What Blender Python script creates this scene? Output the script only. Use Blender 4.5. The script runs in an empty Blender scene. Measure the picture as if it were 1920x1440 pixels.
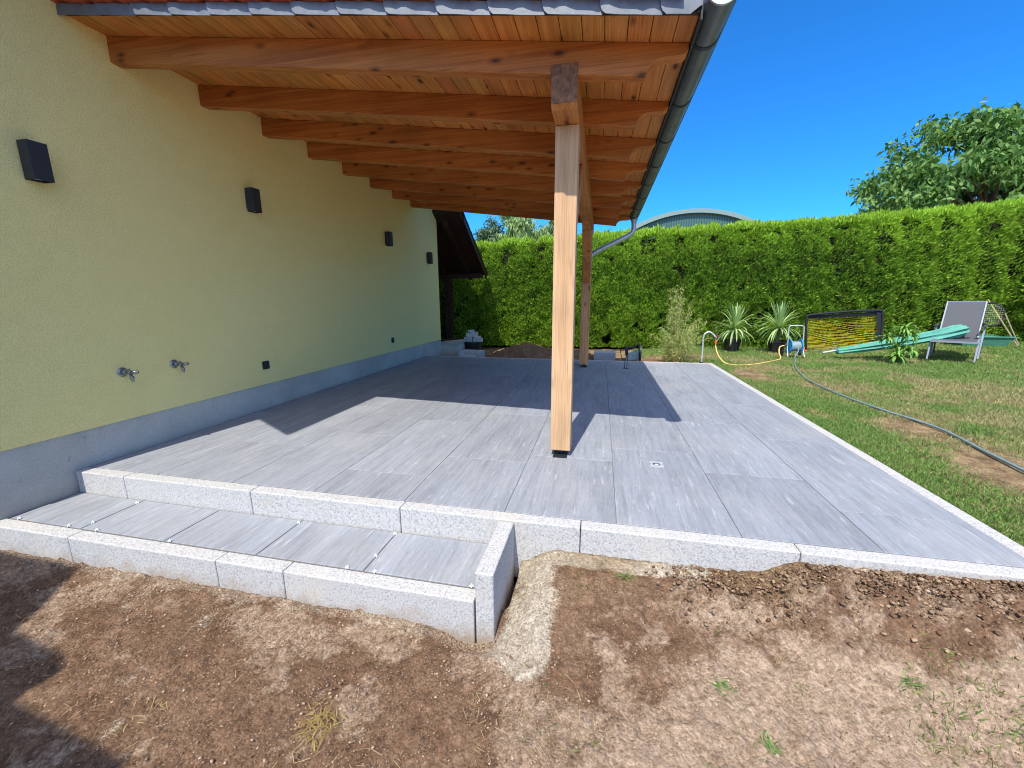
import bpy, bmesh, math, random
import numpy as np
from mathutils import Vector, Matrix
random.seed(7); rng = np.random.default_rng(11)
scene = bpy.context.scene
C = scene.collection
R = math.radians

# ------------------------------------------------------------------ camera
F, YAW, PITCH, ROLL = 761.36, -0.2138, 0.2065, -0.0039
CAM = Vector((3.1735, -1.9111, 1.1479))
cd = bpy.data.cameras.new("camera"); cam = bpy.data.objects.new("camera", cd); C.objects.link(cam)
fw = Vector((math.sin(YAW)*math.cos(PITCH), math.cos(YAW)*math.cos(PITCH), -math.sin(PITCH)))
r0 = Vector((math.cos(YAW), -math.sin(YAW), 0)); u0 = r0.cross(fw)
r2 = math.cos(ROLL)*r0 + math.sin(ROLL)*u0; u2 = -math.sin(ROLL)*r0 + math.cos(ROLL)*u0
M = Matrix((r2, u2, -fw)).transposed().to_4x4(); M.translation = CAM
cam.matrix_world = M
cd.sensor_width = 36; cd.lens = F/1920*36; cd.clip_start = 0.05; cd.clip_end = 2000
scene.camera = cam
scene.cycles.filter_width = 1.0
scene.render.resolution_x = 1024; scene.render.resolution_y = 768

# ------------------------------------------------------------------ world, sun, exposure
SUN = Vector((0.14, 1.0, -1.47)).normalized()          # the way the light travels
elev = math.asin(-SUN.z)
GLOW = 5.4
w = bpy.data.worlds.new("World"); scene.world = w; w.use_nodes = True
nt = w.node_tree; nt.nodes.clear()
sky = nt.nodes.new('ShaderNodeTexSky'); sky.sky_type = 'NISHITA'; sky.sun_disc = False
sky.sun_elevation = elev
sky.sun_rotation = math.atan2(-SUN.x, -SUN.y)
sky.air_density = 1.0; sky.dust_density = 0.0; sky.ozone_density = 4.0; sky.altitude = 400
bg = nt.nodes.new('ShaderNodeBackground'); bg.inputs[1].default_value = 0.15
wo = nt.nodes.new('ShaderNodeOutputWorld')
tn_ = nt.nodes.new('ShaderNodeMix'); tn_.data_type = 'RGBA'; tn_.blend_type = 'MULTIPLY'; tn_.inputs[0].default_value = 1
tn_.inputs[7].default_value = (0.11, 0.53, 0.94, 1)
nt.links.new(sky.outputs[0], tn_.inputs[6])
# unseen warm glow added to the sky around the sun to brighten the shaded wall
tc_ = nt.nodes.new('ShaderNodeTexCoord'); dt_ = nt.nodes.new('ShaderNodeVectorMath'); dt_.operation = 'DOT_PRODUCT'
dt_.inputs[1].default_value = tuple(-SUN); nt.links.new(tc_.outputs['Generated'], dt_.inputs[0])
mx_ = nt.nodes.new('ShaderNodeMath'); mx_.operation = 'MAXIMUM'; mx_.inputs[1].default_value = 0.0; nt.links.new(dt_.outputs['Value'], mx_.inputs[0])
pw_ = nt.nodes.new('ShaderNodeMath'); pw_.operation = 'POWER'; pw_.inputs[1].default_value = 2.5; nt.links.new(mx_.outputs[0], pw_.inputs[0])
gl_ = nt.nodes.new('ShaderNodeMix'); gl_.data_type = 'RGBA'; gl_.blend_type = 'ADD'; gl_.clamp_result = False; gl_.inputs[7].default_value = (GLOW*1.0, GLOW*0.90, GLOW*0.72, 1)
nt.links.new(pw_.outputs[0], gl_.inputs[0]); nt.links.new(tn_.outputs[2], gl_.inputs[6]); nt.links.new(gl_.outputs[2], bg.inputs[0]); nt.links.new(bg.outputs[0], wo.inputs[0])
sd = bpy.data.lights.new("sun", 'SUN'); sd.energy = 3.7; sd.angle = R(0.5); sd.color = (1.0, 0.935, 0.83)
so = bpy.data.objects.new("sun", sd); C.objects.link(so)
so.rotation_euler = SUN.to_track_quat('-Z', 'Y').to_euler(); so.location = (0, -5, 20)
vs = scene.view_settings; vs.view_transform = 'Standard'; vs.look = 'None'; vs.gamma = 1
vs.exposure = 0.80

# ------------------------------------------------------------------ material helpers
class NT:
    def __init__(s, name, rough=0.7, spec=0.3, metal=0.0):
        s.m = bpy.data.materials.new(name); s.m.use_nodes = True
        s.t = s.m.node_tree; s.b = s.t.nodes['Principled BSDF']
        s.b.inputs['Roughness'].default_value = rough
        s.b.inputs['Specular IOR Level'].default_value = spec
        s.b.inputs['Metallic'].default_value = metal
        s.tc = None
    def n(s, k, **kw):
        x = s.t.nodes.new(k)
        for a, b in kw.items(): setattr(x, a, b)
        return x
    def l(s, a, b): s.t.links.new(a, b)
    def co(s, scale=(1, 1, 1), rnd=False, loc=(0, 0, 0)):
        if not s.tc: s.tc = s.n('ShaderNodeTexCoord')
        mp = s.n('ShaderNodeMapping'); mp.inputs['Scale'].default_value = scale
        mp.inputs['Location'].default_value = loc
        src = s.tc.outputs['Object']
        if rnd:
            oi = s.n('ShaderNodeObjectInfo'); mu = s.n('ShaderNodeVectorMath', operation='SCALE')
            cb = s.n('ShaderNodeCombineXYZ')
            for i in range(3): s.l(oi.outputs['Random'], cb.inputs[i])
            s.l(cb.outputs[0], mu.inputs[0]); mu.inputs['Scale'].default_value = 37.0
            ad = s.n('ShaderNodeVectorMath', operation='ADD')
            s.l(src, ad.inputs[0]); s.l(mu.outputs[0], ad.inputs[1]); src = ad.outputs[0]
        s.l(src, mp.inputs[0]); return mp.outputs[0]
    def noise(s, vec, scale=5, detail=4, rough=0.55, dist=0):
        x = s.n('ShaderNodeTexNoise'); x.inputs['Scale'].default_value = scale
        x.inputs['Detail'].default_value = detail; x.inputs['Roughness'].default_value = rough
        x.inputs['Distortion'].default_value = dist
        s.l(vec, x.inputs['Vector']); return x.outputs['Fac']
    def vor(s, vec, scale=5, out='Distance', rnd=1.0):
        x = s.n('ShaderNodeTexVoronoi'); x.inputs['Scale'].default_value = scale
        x.inputs['Randomness'].default_value = rnd
        s.l(vec, x.inputs['Vector']); return x.outputs[out]
    def ramp(s, fac, stops, interp='LINEAR'):
        x = s.n('ShaderNodeValToRGB'); e = x.color_ramp.elements; x.color_ramp.interpolation = interp
        while len(e) < len(stops): e.new(0.5)
        for i, (p, c) in enumerate(stops):
            e[i].position = p; e[i].color = (c, c, c, 1) if isinstance(c, (int, float)) else (*c, 1)
        s.l(fac, x.inputs[0]); return x.outputs[0]
    def mix(s, fac, a, b, mode='MIX'):
        x = s.n('ShaderNodeMix', data_type='RGBA', blend_type=mode)
        if isinstance(fac, (int, float)): x.inputs[0].default_value = fac
        else: s.l(fac, x.inputs[0])
        for i, v in ((6, a), (7, b)):
            if isinstance(v, tuple): x.inputs[i].default_value = (*v, 1)
            elif isinstance(v, (int, float)): x.inputs[i].default_value = (v, v, v, 1)
            else: s.l(v, x.inputs[i])
        return x.outputs[2]
    def attr(s, name):
        x = s.n('ShaderNodeAttribute'); x.attribute_name = name; return x
    def sep(s, col):
        x = s.n('ShaderNodeSeparateColor'); s.l(col, x.inputs[0]); return x.outputs
    def math(s, op, a, b=None):
        x = s.n('ShaderNodeMath', operation=op)
        for i, v in enumerate((a, b)):
            if v is None: continue
            if isinstance(v, (int, float)): x.inputs[i].default_value = v
            else: s.l(v, x.inputs[i])
        return x.outputs[0]
    def bump(s, h, strength=0.3, dist=0.01, prev=None):
        x = s.n('ShaderNodeBump'); x.inputs['Strength'].default_value = strength
        x.inputs['Distance'].default_value = dist; s.l(h, x.inputs['Height'])
        if prev: s.l(prev, x.inputs['Normal'])
        s.l(x.outputs[0], s.b.inputs['Normal']); return x.outputs[0]
    def col(s, c):
        if isinstance(c, tuple): s.b.inputs['Base Color'].default_value = (*c, 1)
        else: s.l(c, s.b.inputs['Base Color'])
        return s
    def rough(s, f): s.l(f, s.b.inputs['Roughness'])

def simple(name, c, rough=0.6, spec=0.3, metal=0.0, var=0.15, scale=20, bump=0.0):
    t = NT(name, rough, spec, metal); v = t.co()
    n = t.noise(v, scale, 5)
    f = t.ramp(n, [(0.3, tuple(x*(1-var) for x in c)), (0.7, tuple(min(1, x*(1+var)) for x in c))])
    t.col(f)
    if bump: t.bump(n, bump, 0.005)
    return t.m

def wood(name, axis, dark, mid, light, knots=0.5, rnd=True, tone=False, rough=0.55, kn_c=(0.07, 0.022, 0.008), aged=None, endgrain=None):
    t = NT(name, rough, 0.35)
    def sc(a, c): v = [c, c, c]; v['XYZ'.index(axis)] = a; return tuple(v)
    v1 = t.co(sc(0.55, 26), rnd); v2 = t.co(sc(3, 130), rnd); v3 = t.co(sc(4.6, 11), rnd)
    v4 = t.co((1.7, 1.7, 1.7), rnd)
    g = t.noise(v1, 1.0, 3, 0.6, 0.25); fine = t.noise(v2, 1.0, 3, 0.6)
    base = t.ramp(g, [(0.28, dark), (0.48, mid), (0.72, light)])
    lines = t.ramp(fine, [(0.38, 0.70), (0.58, 1.0)])
    c = t.mix(0.75, base, lines, 'MULTIPLY')
    big = t.noise(v4, 1.0, 2); c = t.mix(1.0, c, t.ramp(big, [(0.3, 0.8), (0.7, 1.12)]), 'MULTIPLY')
    if tone:
        at = t.attr('tone'); c = t.mix(1.0, c, at.outputs['Color'], 'MULTIPLY')
    kd = t.vor(v3, 1.0)
    pick = t.noise(t.co(sc(1.1, 4.5), rnd, (3, 5, 7)), 1.0, 1)
    kk = t.math('MULTIPLY', t.ramp(kd, [(0.08, 1.0), (0.15, 0.5), (0.29, 0.0)]), t.ramp(pick, [(0.46, 0.0), (0.50, 1.0)]))
    c = t.mix(t.math('MULTIPLY', kk, knots), c, kn_c)
    # fine shakes along the grain
    cr = t.noise(t.co(sc(2.2, 60), rnd, (9, 1, 4)), 1.0, 2, 0.4)
    ck = t.ramp(cr, [(0.73, 0.0), (0.76, 1.0)])
    c = t.mix(t.math('MULTIPLY', ck, 0.45), c, kn_c)
    if aged:
        an = t.ramp(t.noise(t.co((6, 6, 2.0), rnd), 1.0, 5, 0.7), [(0.60, 0.0), (0.76, 0.5)])
        c = t.mix(an, c, aged)
    if endgrain is not None:
        sx = t.n('ShaderNodeSeparateXYZ'); t.l(t.tc.outputs['Object'], sx.inputs[0])
        eg = t.noise(t.co((30, 30, 22)), 1.0, 4, 0.65, 0.8)
        c = t.mix(t.math('LESS_THAN', sx.outputs[1], endgrain), c, t.ramp(eg, [(0.35, (0.11, 0.045, 0.018)), (0.65, (0.28, 0.125, 0.05))]))
    t.col(c); t.bump(fine, 0.25, 0.003)
    return t.m

M_ = {}
O1, O2, O3 = (0.36, 0.105, 0.020), (0.50, 0.170, 0.035), (0.60, 0.235, 0.058)
M_['rafter'] = wood('stained_spruce_rafter', 'X', O1, O2, O3, 0.9)
M_['beam'] = wood('stained_spruce_beam', 'Y', (0.38, 0.13, 0.03), (0.54, 0.205, 0.05), (0.62, 0.27, 0.08), 0.9)
M_['beam_main'] = wood('stained_spruce_beam_dark_end_grain', 'Y', (0.38, 0.13, 0.03), (0.54, 0.205, 0.05), (0.62, 0.27, 0.08), 0.9, rnd=False, endgrain=0.704)
M_['soffit'] = wood('stained_spruce_boards', 'Y', (0.50, 0.185, 0.038), (0.62, 0.25, 0.058), (0.70, 0.31, 0.085), 1.0, tone=True)
M_['post'] = wood('weathered_spruce_post', 'Z', (0.54, 0.325, 0.165), (0.62, 0.39, 0.21), (0.67, 0.44, 0.25), 0.3, rough=0.75,
                  kn_c=(0.20, 0.10, 0.05), aged=(0.47, 0.35, 0.23))
M_['post_far'] = wood('stained_spruce_post', 'Z', (0.42, 0.17, 0.06), (0.62, 0.28, 0.105), (0.70, 0.36, 0.16), 0.9)
M_['darkwood'] = wood('dark_stained_wood', 'Y', (0.018, 0.008, 0.005), (0.035, 0.016, 0.009), (0.05, 0.024, 0.014), 0.3)
M_['darkpost'] = wood('dark_stained_post', 'Z', (0.018, 0.008, 0.005), (0.035, 0.016, 0.009), (0.05, 0.024, 0.014), 0.3)

def mk_plaster():
    t = NT('yellow_render', 0.92, 0.12)
    v = t.co()
    n1 = t.noise(v, 1.1, 3); n2 = t.noise(v, 9, 4)
    c = t.ramp(n1, [(0.3, (0.97, 0.815, 0.33)), (0.7, (0.98, 0.835, 0.355))])
    c = t.mix(1.0, c, t.ramp(n2, [(0.3, 0.98), (0.7, 1.02)]), 'MULTIPLY')
    g = t.vor(v, 210); g2 = t.noise(v, 120, 3, 0.6)
    c = t.mix(1.0, c, t.ramp(g2, [(0.32, 0.86), (0.6, 1.03)]), 'MULTIPLY')
    t.col(c); b = t.bump(g, 0.7, 0.004); t.bump(g2, 0.9, 0.007, b)
    return t.m
M_['plaster'] = mk_plaster()
def mk_plinth():
    t = NT('grey_plinth_render', 0.9, 0.15); v = t.co()
    n = t.noise(v, 2.2, 5, 0.6); f = t.noise(v, 70, 4, 0.6)
    c = t.ramp(n, [(0.3, (0.42, 0.405, 0.36)), (0.6, (0.54, 0.52, 0.465)), (0.8, (0.58, 0.56, 0.50))])
    c = t.mix(1.0, c, t.ramp(f, [(0.3, 0.88), (0.65, 1.04)]), 'MULTIPLY')
    spots = t.ramp(t.noise(t.co((1, 1.6, 1)), 17, 2), [(0.70, 0.0), (0.78, 0.55)])
    c = t.mix(spots, c, (0.17, 0.16, 0.14))
    sx = t.n('ShaderNodeSeparateXYZ'); t.l(t.tc.outputs['Object'], sx.inputs[0])
    low = t.math('ADD', sx.outputs[2], t.math('MULTIPLY', t.math('SUBTRACT', t.noise(t.co((1, 4, 6)), 1.6, 5, 0.7), 0.5), 0.34))
    c = t.mix(t.ramp(t.math('ADD', low, 0.5), [(0.36, 0.55), (0.56, 0.0)]), c, (0.33, 0.29, 0.23))
    c = t.mix(t.ramp(t.noise(t.co((1, 9, 3.2)), 1.0, 6, 0.7), [(0.58, 0.0), (0.75, 0.35)]), c, (0.26, 0.26, 0.24))
    t.col(c); t.bump(f, 0.35, 0.003); return t.m
M_['plinth'] = mk_plinth()
def mk_granite(name, warm=0.0):
    t = NT(name, 0.78, 0.3); v = t.co((1, 1, 1), True)
    a = t.noise(v, 105, 3, 0.7); b = t.noise(v, 260, 3, 0.7); cc = t.noise(v, 3.0, 5, 0.65); d = t.vor(v, 110, 'Color')
    c = t.ramp(a, [(0.37, (0.27, 0.272, 0.275)), (0.47, (0.435, 0.434, 0.425)), (0.62, (0.50, 0.497, 0.487))])
    c = t.mix(1.0, c, t.ramp(b, [(0.34, 0.74), (0.46, 1.0)]), 'MULTIPLY')
    c = t.mix(0.2, c, t.ramp(t.sep(d)[0], [(0.05, 0.45), (0.2, 1.0)]), 'MULTIPLY')
    dust = t.ramp(cc, [(0.50, 0.0), (0.72, 0.6)])
    c = t.mix(dust, c, (0.48, 0.45, 0.38))
    sx = t.n('ShaderNodeSeparateXYZ'); t.l(t.tc.outputs['Object'], sx.inputs[0])
    dn = t.noise(t.co((1, 1, 1)), 9, 5, 0.7)
    low = t.math('SUBTRACT', t.math('MULTIPLY', t.math('SUBTRACT', dn, 0.5), 0.30), sx.outputs[2])
    c = t.mix(t.ramp(low, [(0.24, 0.0), (0.36, 0.75)]), c, (0.27, 0.20, 0.135))
    st = t.ramp(t.noise(t.co((1, 1, 1)), 4.5, 6, 0.75), [(0.60, 0.0), (0.70, 0.45)])
    c = t.mix(st, c, (0.40, 0.33, 0.22))
    t.col(c); t.bump(a, 0.3, 0.002); return t.m
M_['granite'] = mk_granite('light_grey_granite')
def mk_tile():
    t = NT('grey_streaked_porcelain', 0.42, 0.4)
    at = t.attr('tone'); tn = at.outputs['Color']
    # shift pattern per slab with the tone colour
    sc = t.n('ShaderNodeVectorMath', operation='SCALE'); t.l(tn, sc.inputs[0]); sc.inputs['Scale'].default_value = 23.0
    def co(s):
        v = t.co(s); a = t.n('ShaderNodeVectorMath', operation='ADD'); t.l(v, a.inputs[0]); t.l(sc.outputs[0], a.inputs[1]); return a.outputs[0]
    big = t.noise(co((5.0, 0.9, 1)), 1.0, 5, 0.62, 0.6)
    mid = t.noise(co((42, 2.4, 1)), 1.0, 6, 0.72, 0.25)
    wht = t.noise(co((48, 5.5, 1)), 1.0, 2, 0.5, 0.5)
    fine = t.noise(co((220, 22, 1)), 1.0, 3, 0.7)
    c = t.ramp(big, [(0.25, (0.215, 0.229, 0.256)), (0.5, (0.265, 0.284, 0.316)), (0.75, (0.302, 0.322, 0.354))])
    c = t.mix(1.0, c, t.ramp(mid, [(0.34, (0.80, 0.79, 0.775)), (0.5, 0.98), (0.66, 1.08)]), 'MULTIPLY')
    c = t.mix(t.ramp(wht, [(0.62, 0.0), (0.72, 0.55)]), c, (0.44, 0.455, 0.48))
    c = t.mix(1.0, c, t.ramp(fine, [(0.3, 0.84), (0.7, 1.12)]), 'MULTIPLY')
    s = t.sep(tn)
    c = t.mix(1.0, c, t.ramp(s[0], [(0.0, 0.93), (1.0, 1.06)]), 'MULTIPLY')
    dust = t.ramp(t.noise(t.co((1, 1, 1)), 1.7, 5, 0.65), [(0.50, 0.0), (0.72, 0.32)])
    c = t.mix(dust, c, (0.37, 0.365, 0.345))
    t.col(c)
    t.rough(t.ramp(mid, [(0.3, 0.62), (0.7, 0.48)])); t.bump(mid, 0.06, 0.002)
    return t.m
M_['tile'] = mk_tile()
M_['grout'] = simple('dark_grout', (0.17, 0.16, 0.145), 0.95, 0.1)
M_['black'] = simple('black_metal', (0.018, 0.019, 0.022), 0.45, 0.4, 0.0, 0.2, 40)
M_['anthracite'] = simple('anthracite_lamp', (0.030, 0.032, 0.040), 0.55, 0.35, 0, 0.2, 300, 0.3)
M_['zinc'] = simple('weathered_zinc', (0.155, 0.18, 0.185), 0.42, 0.5, 0.65, 0.22, 7)
M_['zincdark'] = simple('dark_zinc_edge', (0.035, 0.042, 0.05), 0.5, 0.4, 0.2, 0.2, 8)
M_['zincbright'] = simple('bright_zinc', (0.48, 0.50, 0.50), 0.38, 0.5, 0.5, 0.15, 12)
M_['steel'] = simple('brushed_steel', (0.62, 0.64, 0.66), 0.4, 0.5, 0.1, 0.08, 60)
M_['galv'] = simple('galvanised_steel', (0.55, 0.58, 0.60), 0.42, 0.5, 0.5, 0.2, 35)
M_['chrome'] = simple('dull_chrome', (0.30, 0.31, 0.33), 0.3, 0.5, 0.85, 0.25, 60)
M_['white'] = simple('white_plastic', (0.82, 0.82, 0.80), 0.5, 0.3, 0, 0.03)
def mk_slate():
    t = NT('blue_grey_slate', 0.5, 0.45); v = t.co((1, 1, 1), True)
    n = t.noise(v, 14, 5, 0.65); m = t.noise(t.co((4, 4, 60), True), 1.0, 3)
    c = t.ramp(n, [(0.3, (0.10, 0.118, 0.14)), (0.7, (0.16, 0.185, 0.215))])
    t.col(c); t.bump(n, 0.4, 0.004); return t.m
M_['slate'] = mk_slate()
M_['redtile'] = simple('red_clay_tile', (0.46, 0.105, 0.055), 0.7, 0.25, 0, 0.2, 12, 0.2)
M_['darktile'] = simple('dark_brown_tile', (0.05, 0.03, 0.025), 0.7, 0.25, 0, 0.2, 12, 0.2)
M_['blue'] = simple('blue_plastic', (0.015, 0.25, 0.52), 0.35, 0.45, 0, 0.06)
M_['orange'] = simple('orange_plastic', (0.72, 0.12, 0.03), 0.4, 0.4, 0, 0.06)
M_['yellowhose'] = simple('yellow_hose_rubber', (0.70, 0.48, 0.13), 0.5, 0.35, 0, 0.1)
M_['greyhose'] = simple('grey_hose_rubber', (0.23, 0.30, 0.31), 0.45, 0.4, 0, 0.1)
M_['greygreenhose'] = simple('grey_green_hose', (0.16, 0.25, 0.27), 0.4, 0.4, 0, 0.15)
M_['bucket'] = simple('black_tub_plastic', (0.012, 0.012, 0.014), 0.5, 0.4)
M_['sling'] = simple('grey_mesh_fabric', (0.085, 0.09, 0.10), 0.75, 0.2, 0, 0.16, 120, 0.2)
M_['alu'] = simple('grey_painted_aluminium', (0.24, 0.27, 0.33), 0.45, 0.4, 0.1, 0.08)
M_['darkalu'] = simple('dark_grey_frame', (0.06, 0.065, 0.08), 0.5, 0.4, 0.1, 0.1)
M_['parasol'] = simple('faded_green_canvas', (0.095, 0.30, 0.235), 0.85, 0.15, 0, 0.14, 9, 0.15)
M_['greentub'] = simple('green_tub_plastic', (0.06, 0.22, 0.15), 0.5, 0.35)
M_['netyellow'] = simple('yellow_net_cord', (0.56, 0.43, 0.03), 0.8, 0.15)
M_['blackcloth'] = simple('black_frame_fabric', (0.018, 0.02, 0.028), 0.7, 0.25, 0, 0.3, 30)
M_['bark'] = simple('grey_brown_bark', (0.14, 0.10, 0.07), 0.9, 0.1, 0, 0.35, 18, 0.6)
M_['oldwood'] = simple('grey_old_wood', (0.30, 0.25, 0.18), 0.85, 0.1, 0, 0.25, 30)
M_['concrete'] = simple('pale_concrete', (0.46, 0.47, 0.46), 0.9, 0.15, 0, 0.12, 18, 0.2)
M_['greystone'] = simple('grey_paving_stone', (0.34, 0.36, 0.38), 0.85, 0.2, 0, 0.18, 60, 0.2)
M_['bamboocane'] = simple('tan_cane', (0.52, 0.40, 0.20), 0.6, 0.3)

def mk_hall():
    t = NT('green_corrugated_sheet', 0.5, 0.4, 0.2); v = t.co()
    wv = t.n('ShaderNodeTexWave'); wv.wave_type = 'BANDS'; wv.bands_direction = 'X'; wv.inputs['Scale'].default_value = 1.3
    t.l(v, wv.inputs['Vector'])
    c = t.mix(1.0, (0.055, 0.13, 0.115), t.ramp(wv.outputs['Fac'], [(0.1, 0.62), (0.5, 1.1)]), 'MULTIPLY')
    t.col(c); t.bump(wv.outputs['Fac'], 0.5, 0.05); return t.m
M_['hall'] = mk_hall()
M_['hallroof'] = simple('pale_green_roof_sheet', (0.20, 0.28, 0.26), 0.5, 0.4, 0.2, 0.1)

def leafmat(name, rough=0.55, trans=0.25, spec=0.2):
    t = NT(name, rough, spec); a = t.attr('tone')
    t.col(a.outputs['Color'])
    tr = t.n('ShaderNodeBsdfTranslucent'); mx = t.n('ShaderNodeMixShader'); mx.inputs[0].default_value = trans
    br = t.mix(1.0, a.outputs['Color'], (1.35, 1.45, 0.75), 'MULTIPLY'); t.l(br, tr.inputs[0])
    out = t.t.nodes['Material Output']
    t.l(t.b.outputs[0], mx.inputs[1]); t.l(tr.outputs[0], mx.inputs[2]); t.l(mx.outputs[0], out.inputs[0])
    return t.m
M_['leaf'] = leafmat('green_foliage'); M_['grass'] = leafmat('grass_blades', 0.6, 0.3, 0.2)
M_['hedgeleaf'] = leafmat('thuja_sprays', 0.6, 0.2, 0.2)
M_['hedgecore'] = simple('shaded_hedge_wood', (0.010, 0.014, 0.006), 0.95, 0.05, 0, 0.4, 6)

# ------------------------------------------------------------------ mesh helpers
class MB:
    def __init__(s): s.v = []; s.f = []; s.t = []
    def poly(s, pts, tone=None):
        b = len(s.v); s.v += [tuple(p) for p in pts]; s.f.append(tuple(range(b, b+len(pts)))); s.t.append(tone)
    def hexa(s, p, tone=None):      # 8 points: bottom 4 ccw, top 4 ccw
        b = len(s.v); s.v += [tuple(q) for q in p]
        for f in ((3, 2, 1, 0), (4, 5, 6, 7), (0, 1, 5, 4), (1, 2, 6, 5), (2, 3, 7, 6), (3, 0, 4, 7)):
            s.f.append(tuple(b+i for i in f)); s.t.append(tone)
        return s
    def box(s, x0, x1, y0, y1, z0, z1, tone=None):
        s.hexa([(x0, y0, z0), (x1, y0, z0), (x1, y1, z0), (x0, y1, z0), (x0, y0, z1), (x1, y0, z1), (x1, y1, z1), (x0, y1, z1)], tone)
        return s
    def obox(s, c, ax, ay, az, tone=None):   # centre and three half-axis vectors
        c, ax, ay, az = map(Vector, (c, ax, ay, az))
        s.hexa([c-ax-ay-az, c+ax-ay-az, c+ax+ay-az, c-ax+ay-az, c-ax-ay+az, c+ax-ay+az, c+ax+ay+az, c-ax+ay+az], tone); return s
    def bar(s, a, b, w, h, up=(0, 0, 1), tone=None):
        a, b = Vector(a), Vector(b); d = (b-a); n = d.normalized(); sd = n.cross(Vector(up))
        if sd.length < 1e-4: sd = n.cross(Vector((1, 0, 0)))
        sd.normalize(); u = sd.cross(n)
        return s.obox((a+b)/2, sd*w/2, d/2, u*h/2, tone)
    def prism(s, prof, fn, d0, d1, tone=None):   # prof 2D points, fn(p, d)->3D
        n = len(prof); b = len(s.v)
        s.v += [tuple(fn(p, d0)) for p in prof] + [tuple(fn(p, d1)) for p in prof]
        s.f.append(tuple(range(b+n-1, b-1, -1))); s.f.append(tuple(range(b+n, b+2*n))); s.t += [tone]*2
        for i in range(n):
            j = (i+1) % n; s.f.append((b+i, b+j, b+n+j, b+n+i)); s.t.append(tone)
        return s
    def tube(s, pts, rad, seg=10, tone=None, cap=True):
        pts = [Vector(p) for p in pts]; n = len(pts); b = len(s.v)
        rs = rad if isinstance(rad, (list, tuple)) else [rad]*n
        prev = None
        for i, p in enumerate(pts):
            d = (pts[min(i+1, n-1)] - pts[max(i-1, 0)]).normalized()
            if prev is None:
                a = d.cross(Vector((0, 0, 1)));  a = a if a.length > 1e-3 else d.cross(Vector((1, 0, 0)))
            else: a = prev - d*prev.dot(d)
            a.normalize(); prev = a; c = d.cross(a)
            for k in range(seg):
                t = 2*math.pi*k/seg; s.v.append(tuple(p + (a*math.cos(t) + c*math.sin(t))*rs[i]))
        for i in range(n-1):
            for k in range(seg):
                k2 = (k+1) % seg; s.f.append((b+i*seg+k, b+i*seg+k2, b+(i+1)*seg+k2, b+(i+1)*seg+k)); s.t.append(tone)
        if cap:
            s.f.append(tuple(b+k for k in range(seg))[::-1]); s.f.append(tuple(b+(n-1)*seg+k for k in range(seg))); s.t += [tone]*2
        return s
    def build(s, name, mat, parent=None, bevel=0, smooth=False, seg=2, flip=True):
        me = bpy.data.meshes.new(name); me.from_pydata(s.v, [], s.f)
        if any(t is not None for t in s.t):
            a = me.color_attributes.new('tone', 'FLOAT_COLOR', 'CORNER'); buf = []
            for f, t in zip(s.f, s.t):
                t = t or (1, 1, 1); buf += [t[0], t[1], t[2], 1.0]*len(f)
            a.data.foreach_set('color', buf)
        if flip:
            bm = bmesh.new(); bm.from_mesh(me); bmesh.ops.recalc_face_normals(bm, faces=bm.faces); bm.to_mesh(me); bm.free()
        if smooth: me.shade_smooth()
        me.materials.append(mat)
        o = bpy.data.objects.new(name, me); C.objects.link(o)
        if parent: o.parent = parent
        if bevel:
            md = o.modifiers.new('bevel', 'BEVEL'); md.width = bevel; md.segments = seg; md.limit_method = 'ANGLE'; md.angle_limit = R(40)
        return o

def tag(o, label=None, cat=None, group=None, kind=None):
    if label: o['label'] = label
    if cat: o['category'] = cat
    if group: o['group'] = group
    if kind: o['kind'] = kind
    return o
def thing(name, label, cat, loc=(0, 0, 0), rz=0, group=None):
    o = bpy.data.objects.new(name, None); C.objects.link(o); o.location = loc; o.rotation_euler = (0, 0, rz)
    o.empty_display_size = 0.1
    return tag(o, label, cat, group)
def keep(o, p):        # a part built in world coordinates under a thing that is not at the origin
    o.matrix_parent_inverse = p.matrix_basis.inverted(); return o

def bulk(name, V, Fa, mat, col=None, parent=None, smooth=False):
    """V (n,3), Fa (m,k) index array, col (n,3) per vertex"""
    me = bpy.data.meshes.new(name); n = len(V); m, k = Fa.shape
    me.vertices.add(n); me.vertices.foreach_set('co', np.ascontiguousarray(V, dtype=np.float32).ravel())
    me.loops.add(m*k); me.loops.foreach_set('vertex_index', np.ascontiguousarray(Fa, dtype=np.int32).ravel())
    me.polygons.add(m); me.polygons.foreach_set('loop_start', np.arange(0, m*k, k, dtype=np.int32))
    me.update(calc_edges=True); me.validate()
    if col is not None:
        a = me.color_attributes.new('tone', 'FLOAT_COLOR', 'POINT')
        a.data.foreach_set('color', np.c_[col, np.ones(n)].astype(np.float32).ravel())
    if smooth: me.shade_smooth()
    me.materials.append(mat)
    o = bpy.data.objects.new(name, me); C.objects.link(o)
    if parent: o.parent = parent
    return o

_g = np.random.default_rng(5).random((256, 256))
def vn(x, y):
    xi = np.floor(x).astype(int); yi = np.floor(y).astype(int); fx = x-xi; fy = y-yi
    fx = fx*fx*(3-2*fx); fy = fy*fy*(3-2*fy)
    a = _g[xi % 256, yi % 256]; b = _g[(xi+1) % 256, yi % 256]; c = _g[xi % 256, (yi+1) % 256]; d = _g[(xi+1) % 256, (yi+1) % 256]
    return (a*(1-fx)+b*fx)*(1-fy) + (c*(1-fx)+d*fx)*fy
def fbm(x, y, sc, octs=4, gain=0.5, off=0.0):
    x = np.asarray(x, float)*sc+off+50; y = np.asarray(y, float)*sc+off*1.7+50; s = 0; a = 1; t = 0
    for i in range(octs): s = s+a*vn(x, y); t += a; a *= gain; x = x*2.03+17.3; y = y*2.03+9.1
    return s/t
def ss(a, b, x): t = np.clip((np.asarray(x, float)-a)/(b-a), 0, 1); return t*t*(3-2*t)

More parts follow.
